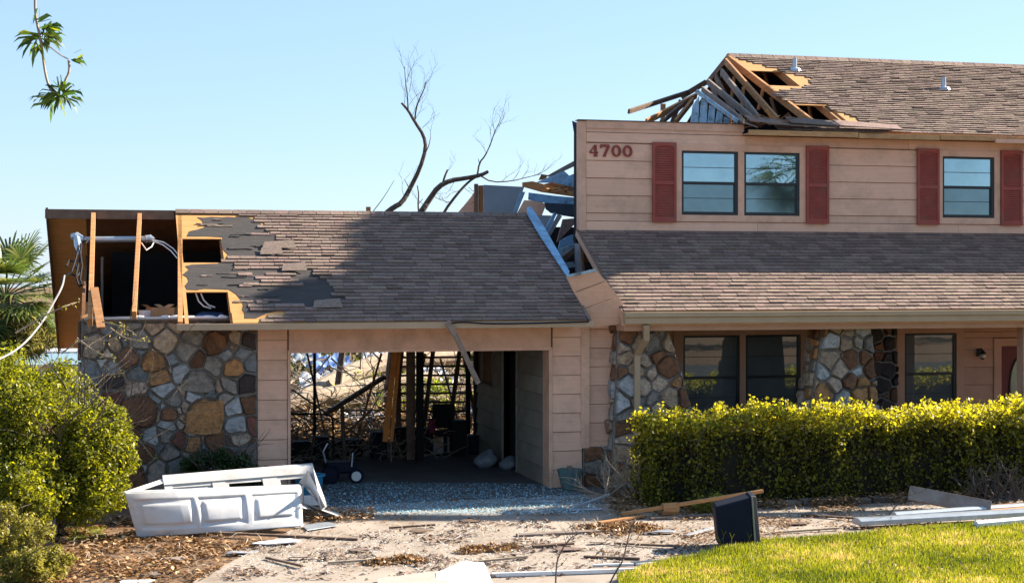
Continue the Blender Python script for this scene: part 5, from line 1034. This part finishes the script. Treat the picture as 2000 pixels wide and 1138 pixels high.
leaf_cloud('top_shoots', sp, None, .055, HEDGE, hd, .6, tint=.55+.45*rng.random(len(sp)))
mb = MB().box((hx0+.3,-2.6,.02),(hx1-.2,-2.0,1.2)); obj('inner_shade', mb, M('inner_dark', (.02,.015,.01), (.01,.012,.006), 8, .95, .5), hd)  # near-black box stands in for the shade inside the hedge
mb = MB()
for i in range(26): box_twigs(mb, (random.uniform(hx0+.1,hx1), random.uniform(-2.6,-2.1), 0), (random.uniform(-.4,.4),-.25,1), 1.2, .015, 1, 3)
obj('stems', mb, BARK, hd)
# ---------------------------------------------------------------- grass, litter, glass
def inpoly(x, y, poly):
    c = np.zeros(len(x), bool); n = len(poly)
    for i in range(n):
        a = poly[i]; b = poly[i-1]; m_ = ((a[1] > y) != (b[1] > y)) & (x < (b[0]-a[0])*(y-a[1])/((b[1]-a[1]) or 1e-9)+a[0]); c ^= m_
    return c
n_ = 330000; x = rng.uniform(5.5,18.5,n_); y = rng.uniform(-10.5,-2.8,n_); k = inpoly(x, y, lawn_poly); x = x[k]; y = y[k]; n_ = len(x)
hgt = .035 + .045*rng.random(n_) + .03*(np.sin(x*3)*np.sin(y*4) > .3)*rng.random(n_); a = rng.uniform(0,2*np.pi,n_); wd = .005+.006*rng.random(n_); lx_, ly_ = rng.normal(0,.02,n_), rng.normal(0,.02,n_)
P0 = np.stack([x-np.cos(a)*wd, y-np.sin(a)*wd, np.full(n_,.068)],1); P1 = np.stack([x+np.cos(a)*wd, y+np.sin(a)*wd, np.full(n_,.068)],1); P2 = np.stack([x+lx_, y+ly_, .07+hgt],1)
V = np.stack([P0,P1,P2],1).reshape(-1,3); Q = np.arange(n_*3).reshape(-1,3)
GRASS = leafmat('grass_blade', (.05,.075,.012), (.30,.30,.035), .5, (.50,.36,.16))
pt_ = np.clip(.45+.25*(np.sin(x*4.3+y*2.1)*np.sin(x*2.9-y*5.3) > .55)+.3*np.sin(x*.9+y*1.7)*np.sin(x*1.6-y*.8)+.25*rng.normal(size=n_), 0, 1)
npobj('lawn_grass', V, Q, pt_, GRASS, None, kind='stuff', label='sunlit yellow green lawn grass in the right foreground', cat='grass')
lv = leaf_cloud('pale_grass_patch', np.stack([rng.uniform(-1.9,-.1,2600), rng.uniform(-3.4,-2.2,2600), np.full(2600,.03)],1), None, .05, GRASS, None, .15, kind='stuff', label='small sunlit grass patch beside the left bush', cat='grass')
LIT = leafmat('litter_leaf', (.06,.028,.014), (.36,.20,.085), .1, (.66,.48,.29))
def litter(name, n_, poly, size, mat, label, z=.03, clump=0, zr=.04, aspect=.5):
    xs_ = [p[0] for p in poly]; ys_ = [p[1] for p in poly]; x = rng.uniform(min(xs_),max(xs_),n_*3); y = rng.uniform(min(ys_),max(ys_),n_*3); k = inpoly(x,y,poly); x = x[k]; y = y[k]
    if clump: f = np.sin(x*2.3+1)*np.sin(y*3.1)+np.sin(x*5.1-y*2)*.6+np.sin(x*9+y*7)*.4; k = (f > clump) | (rng.random(len(x)) < .12); x = x[k]; y = y[k]
    x = x[:n_]; y = y[:n_]; C = np.stack([x,y,z+rng.random(len(x))*zr],1); N = np.array([[0,0,1.6]]).repeat(len(x),0)
    return leaf_cloud(name, C, N, size, mat, None, aspect, kind='stuff', label=label, cat='litter')
litter('leaf_litter', 11000, [g(0,1060),g(230,1010),g(480,1045),g(520,1062),g(380,1145),(-5,-8.2)], .08, LIT, 'orange brown dead leaves on the soil left of the drive', .0, -.35)
litter('drive_leaves', 2600, [g(600,1010),g(1300,1000),g(1400,1060),g(1000,1138),g(420,1138)], .05, LIT, 'scattered brown leaves on the sunlit drive', .035, .75, .02)
litter('walk_leaves', 7500, [g(1200,985),g(2000,975),g(2000,1024),g(1600,1058),g(1400,1080),g(1200,1070)], .055, LIT, 'brown leaf drifts on the walk before the hedge', .035, .35, .04)
litter('lawn_leaves', 500, [g(1280,1120),g(1500,1070),g(2000,1030),g(2000,1138),g(1280,1138)], .06, LIT, 'a few brown leaves lying in the lawn', .10, .2, .02)
litter('hedge_foot_leaves', 5000, [(9,-3.35),(20,-3.35),(20,-2.7),(9,-2.7)], .06, LIT, 'brown leaves and debris heaped along the foot of the hedge', .05, .1, .12)
litter('edge_leaves', 2500, [g(1190,965),g(1420,975),g(1420,1010),g(1190,1010)], .06, LIT, 'leaves heaped around the rubble before the hedge', .035, 0, .09)
def drift(n_, q, label):
    cx = sum(p[0] for p in q)/4; cy = sum(p[1] for p in q)/4; sx = (max(p[0] for p in q)-min(p[0] for p in q))*.26; sy = (max(p[1] for p in q)-min(p[1] for p in q))*.30
    k_ = 7; ox = rng.normal(0, sx, k_); oy = rng.normal(0, sy*.6, k_); i_ = rng.integers(0, k_, n_); x = cx+ox[i_]+rng.normal(0, sx*.35, n_); y = cy+oy[i_]+rng.normal(0, sy*.45, n_)
    hh = .07*np.exp(-((x-cx-ox[i_])/(sx*.5))**2-((y-cy-oy[i_])/(sy*.6))**2); C = np.stack([x, y, .035+rng.random(n_)*(.01+hh)], 1)
    leaf_cloud('leaf_drift', C, None, .065, LIT, None, .5, kind='stuff', label=label, cat='litter')
drift(900, [g(890,1074),g(1000,1070),g(1010,1082),g(900,1088)], 'small heap of orange brown leaves in the middle of the drive')
drift(1600, [g(690,1100),g(850,1090),g(860,1104),g(700,1114)], 'long drift of brown leaves left of the bent white sheet')
drift(1500, [g(1130,1040),g(1290,1020),g(1300,1040),g(1150,1056)], 'reddish leaf drift on the drive below the rubble')
litter('door_leaves', 900, [g(590,1000),g(730,1005),g(730,1022),g(600,1026)], .06, LIT, 'orange leaves heaped at the right end of the fallen door', .04, 0, .08)
litter('glass_crumbs', 16000, [g(640,945),g(1080,950),g(1180,985),g(1150,1008),g(620,1012)], .032, M('glass_crumb', (.50,.78,.9), (.2,.45,.6), 9, .2, .1, spec=.8, tint=.3), 'pale blue broken glass strewn on the drive in the garage shade', .035, .0, .02)
litter('white_crumbs', 4500, [g(480,1075),g(900,1020),g(1250,1025),g(1300,1090),g(1050,1130),g(430,1125)], .026, M('white_crumb', (.75,.72,.68), None, 9, .4, .1, tint=.2), 'white plaster and glass crumbs on the sunlit drive', .035, -.2, .015)
litter('shingle_crumbs', 1100, [g(480,1075),g(900,1020),g(1250,1025),g(1380,1080),g(1050,1138),g(430,1138)], .10, SHING, 'small dark shingle scraps scattered on the drive', .036, .3, .01, .4)
litter('twig_litter', 900, [g(0,1060),g(480,1045),g(1400,1000),g(1990,990),g(1380,1090),g(380,1140)], .25, BARKL, 'thin twigs scattered on the ground', .036, 0, .03, .04)
# rubble twigs at the foot of the pillar and by the walk
for lb, x, y, Y, s_ in (('tangled bare branches heaped at the foot of the downspout',1235,985,-1.6,1.0),('small heap of bare twigs at the right end of the hedge',1960,960,-3.3,.7)):
    t = thing('branch_heap', at(x,y,Y=Y)*1, lb, 'branches'); t.location.z = .03; mb = MB()
    for i in range(34): p = at(x+random.uniform(-60,70)*s_, 0, Y=Y+random.uniform(-.5,.3)); p.z = .05; box_twigs(mb, p, (random.uniform(-1,1),random.uniform(-.5,.5),random.uniform(.1,.9)), .65*s_, .022, 2, 4)
    obj('branches', mb, BARKL if s_ == 1 else BARK, t)
bush('small bright green sprig heap beside the log block', [(B(1400,985,-3.4),(.38,.3,.16),1)], 2200, .055, BUSH, 'leafy_sprig', stems=4, cat='sprig')
for nm, pts, lb in (('bare_sapling', [(1085,1150),(1086,1110),(1090,1086),(1104,1062),(1116,1048),(1130,1042)], 'bare thin sapling rising from the drive edge left of the lawn'), ('bare_sapling', [(1185,1150),(1200,1120),(1216,1096),(1222,1070),(1232,1030),(1240,1018)], 'second bare sapling standing nearest the lawn corner'), ('bare_sapling', [(1728,1030),(1735,1005),(1752,985),(1768,968),(1800,960)], 'thin dark bent shoot over the pale gutter')):
    Y = at(pts[0][0], min(pts[0][1],1150), Z=0).y; p0 = at(*pts[0], Y=Y); t = thing(nm, p0, lb, 'sapling'); P = smooth([at(x,y,Y=Y) for x,y in pts]); mb = MB(); mb.tube(P, [.012*(1-.6*i/len(P)) for i in range(len(P))], 5); obj('stem', mb, BARK, t)
    mb = MB()
    for q in P[4::2]: box_twigs(mb, q, (random.uniform(-1,1),random.uniform(-.5,.5),.8), .18, .005, 1, 3)
    obj('twigs', mb, BARK, t)
for i, (x, y) in enumerate(((1412,1060),(1428,1066),(1445,1056),(1462,1066),(1405,1074))):
    p = at(x, y+8, Z=.07); t = thing('weed_stalk', p, 'thin green weed stalk with forked tip in front of the black bin', 'weed', 'weed stalks before the black bin'); mb = MB(); mb.tube([p, p+Vector((.01,0,.16)), p+Vector((-.02,0,.24))], .004, 3); mb.tube([p+Vector((.01,0,.16)), p+Vector((.05,0,.22))], .004, 3); obj('stalk', mb, GRASS, t)
# ---------------------------------------------------------------- hanging branch at the top left (from a street tree whose trunk stands out of frame)
YH = -14
st = thing('street_tree', (-3.4,YH,0), 'leafy twig with long narrow leaves hanging into the top left corner', 'tree')
top = at(70,-40,Y=YH)
mb = MB(); mb.tube([(-3.4,YH,0),(-3.3,YH,2.5),(-3.2,YH,5.5),(-3.0,YH,8)], [.22,.19,.15,.1], 10); obj('trunk', mb, BARK, st)
mb = MB(); mb.tube([(-3.2,YH,5.2),(-2.6,YH,6.7),(-1.9,YH,7.2),tuple(top+Vector((.1,0,.3))),tuple(top)], [.08,.06,.04,.02,.012], 8); obj('limb', mb, BARK, st)
TW1 = [(70,-40),(68,0),(69,30),(75,60),(82,95),(86,130),(92,160),(100,178)]
for pts, r_ in ((TW1,.010),([(80,80),(98,92),(118,108),(134,116)],.005),([(134,118),(136,140),(126,160),(120,176)],.010),([(100,178),(112,184)],.007)):
    mb = MB(); mb.tube(smooth([at(x,y,Y=YH) for x,y in pts]), r_, 5); obj('twig', mb, BARKL, st)
HL = leafmat('long_leaf', (.018,.045,.010), (.10,.16,.02), .4, (.28,.30,.04))
def longleaf(px, py, n_, L_, a0=0, a1=360):
    c = at(px, py, Y=YH)
    for i in range(n_):
        a = R(random.uniform(a0,a1)); d = (RT*math.cos(a) + UP*math.sin(a)*.8 + FW*random.uniform(-.7,.7)).normalized(); s_ = c + Vector((random.gauss(0,.03),random.gauss(0,.03),random.gauss(0,.03))); l = L_*random.uniform(.7,1.1); sd_ = d.cross(Vector((random.gauss(0,1),random.gauss(0,1),random.gauss(0,1)))).normalized()*.011
        e_ = s_+d*l+Vector((0,0,-.03)); m1 = s_+d*l*.3; m2 = s_+d*l*.75; mb = MB(); mb.add([s_, m1+sd_, m1-sd_, m2+sd_, m2-sd_, e_], [(0,1,2),(2,1,3,4),(4,3,5)], random.random()); obj('leaf', mb, HL, st)
longleaf(80,55,20,.17,-60,80); longleaf(76,72,26,.18,150,300); longleaf(84,66,16,.18,-60,30); longleaf(136,118,7,.13,-60,40); longleaf(118,184,34,.15); longleaf(105,186,20,.16,150,280); longleaf(130,180,10,.13,-40,100)
C, T = clumpy(4500, (-3.1,YH,8.4), (1.1,1.1,1.0), .3, 30, .35); leaf_cloud('crown', C, None, .14, HL, st, .2)
# ---------------------------------------------------------------- unseen tree added right of the house, crown shaped to shade the garage roof
tt_ = thing('added_shade_oak', (21,-3.2,0), 'unseen tall oak added at the right to shade the garage roof', 'tree')
mb = MB(); mb.tube(smooth([Vector((21,-3.2,0)),Vector((20.9,-2.8,4)),Vector((20.3,-.6,7.5)),Vector((19.4,2.2,10.3)),Vector((19,4,12))]), [.34,.18], 9); obj('trunk', mb, BARK, tt_)
cc = []
for i in range(250):  # clump centres traced sunward from the roof area to be shaded
    if i < 190: q = Vector((random.uniform(4.75,8.2), random.uniform(-.7,3.0), 0))
    else: q = Vector((random.uniform(2.9,5.0), random.uniform(-.9,.35), 0))
    q.z = 3 + .509*(q.y+.8); cc.append(tuple(q - LD*((19+random.uniform(-.9,.9)-q.x)/-LD.x)))
def inview(c):
    v = Vector(c) - CAM; z = v.dot(FW); return 1000 + FPX*v.dot(RT)/z < 2075 and HOR - FPX*v.z/z > -70
cc = [c for c in cc if not inview(c)]
cc = np.array(cc); n_ = 34000; idx = rng.integers(0, len(cc), n_); off = rng.normal(size=(n_,3)); off /= np.linalg.norm(off,axis=1)[:,None]
leaf_cloud('crown', cc[idx]+off*rng.random((n_,1))**.5*.36, None, .17, leafmat('shade_oak_leaf', (.03,.05,.012), (.10,.13,.03), .2), tt_, .6)
mb = MB()
for i in range(14): box_twigs(mb, (19+random.uniform(-.3,.3), random.uniform(1.6,4.6), random.uniform(10.8,12.2)), (random.uniform(-.2,.6),random.uniform(-.6,.6),random.uniform(0.3,.8)), 1.2, .05, 1)
obj('branches', mb, BARK, tt_)
# palm and street trees that the windows mirror
palm((19.3,-10.6,0), (19.3,-10.6,6.9), 26, 1.9, 'palm on the front lawn mirrored in the upper windows', mat=PALMG, seed=5)
for i, x in enumerate((24,31,39,47,56)):
    lb = ['oak across the street nearest the palm','second oak across the street','third oak across the street','fourth oak across the street','farthest oak across the street'][i]
    t = thing('oak_tree', (x,-42-i*2,0), lb, 'tree'); C, T = clumpy(1500, (x,-42-i*2,3.6), (3.4,3,2.6), .3, 26, .35); leaf_cloud('crown', C, None, .5, GREENH, t); mb = MB().tube([(x,-42-i*2,0),(x,-42-i*2,3.5)], [.3,.2]); obj('trunk', mb, BARK, t)
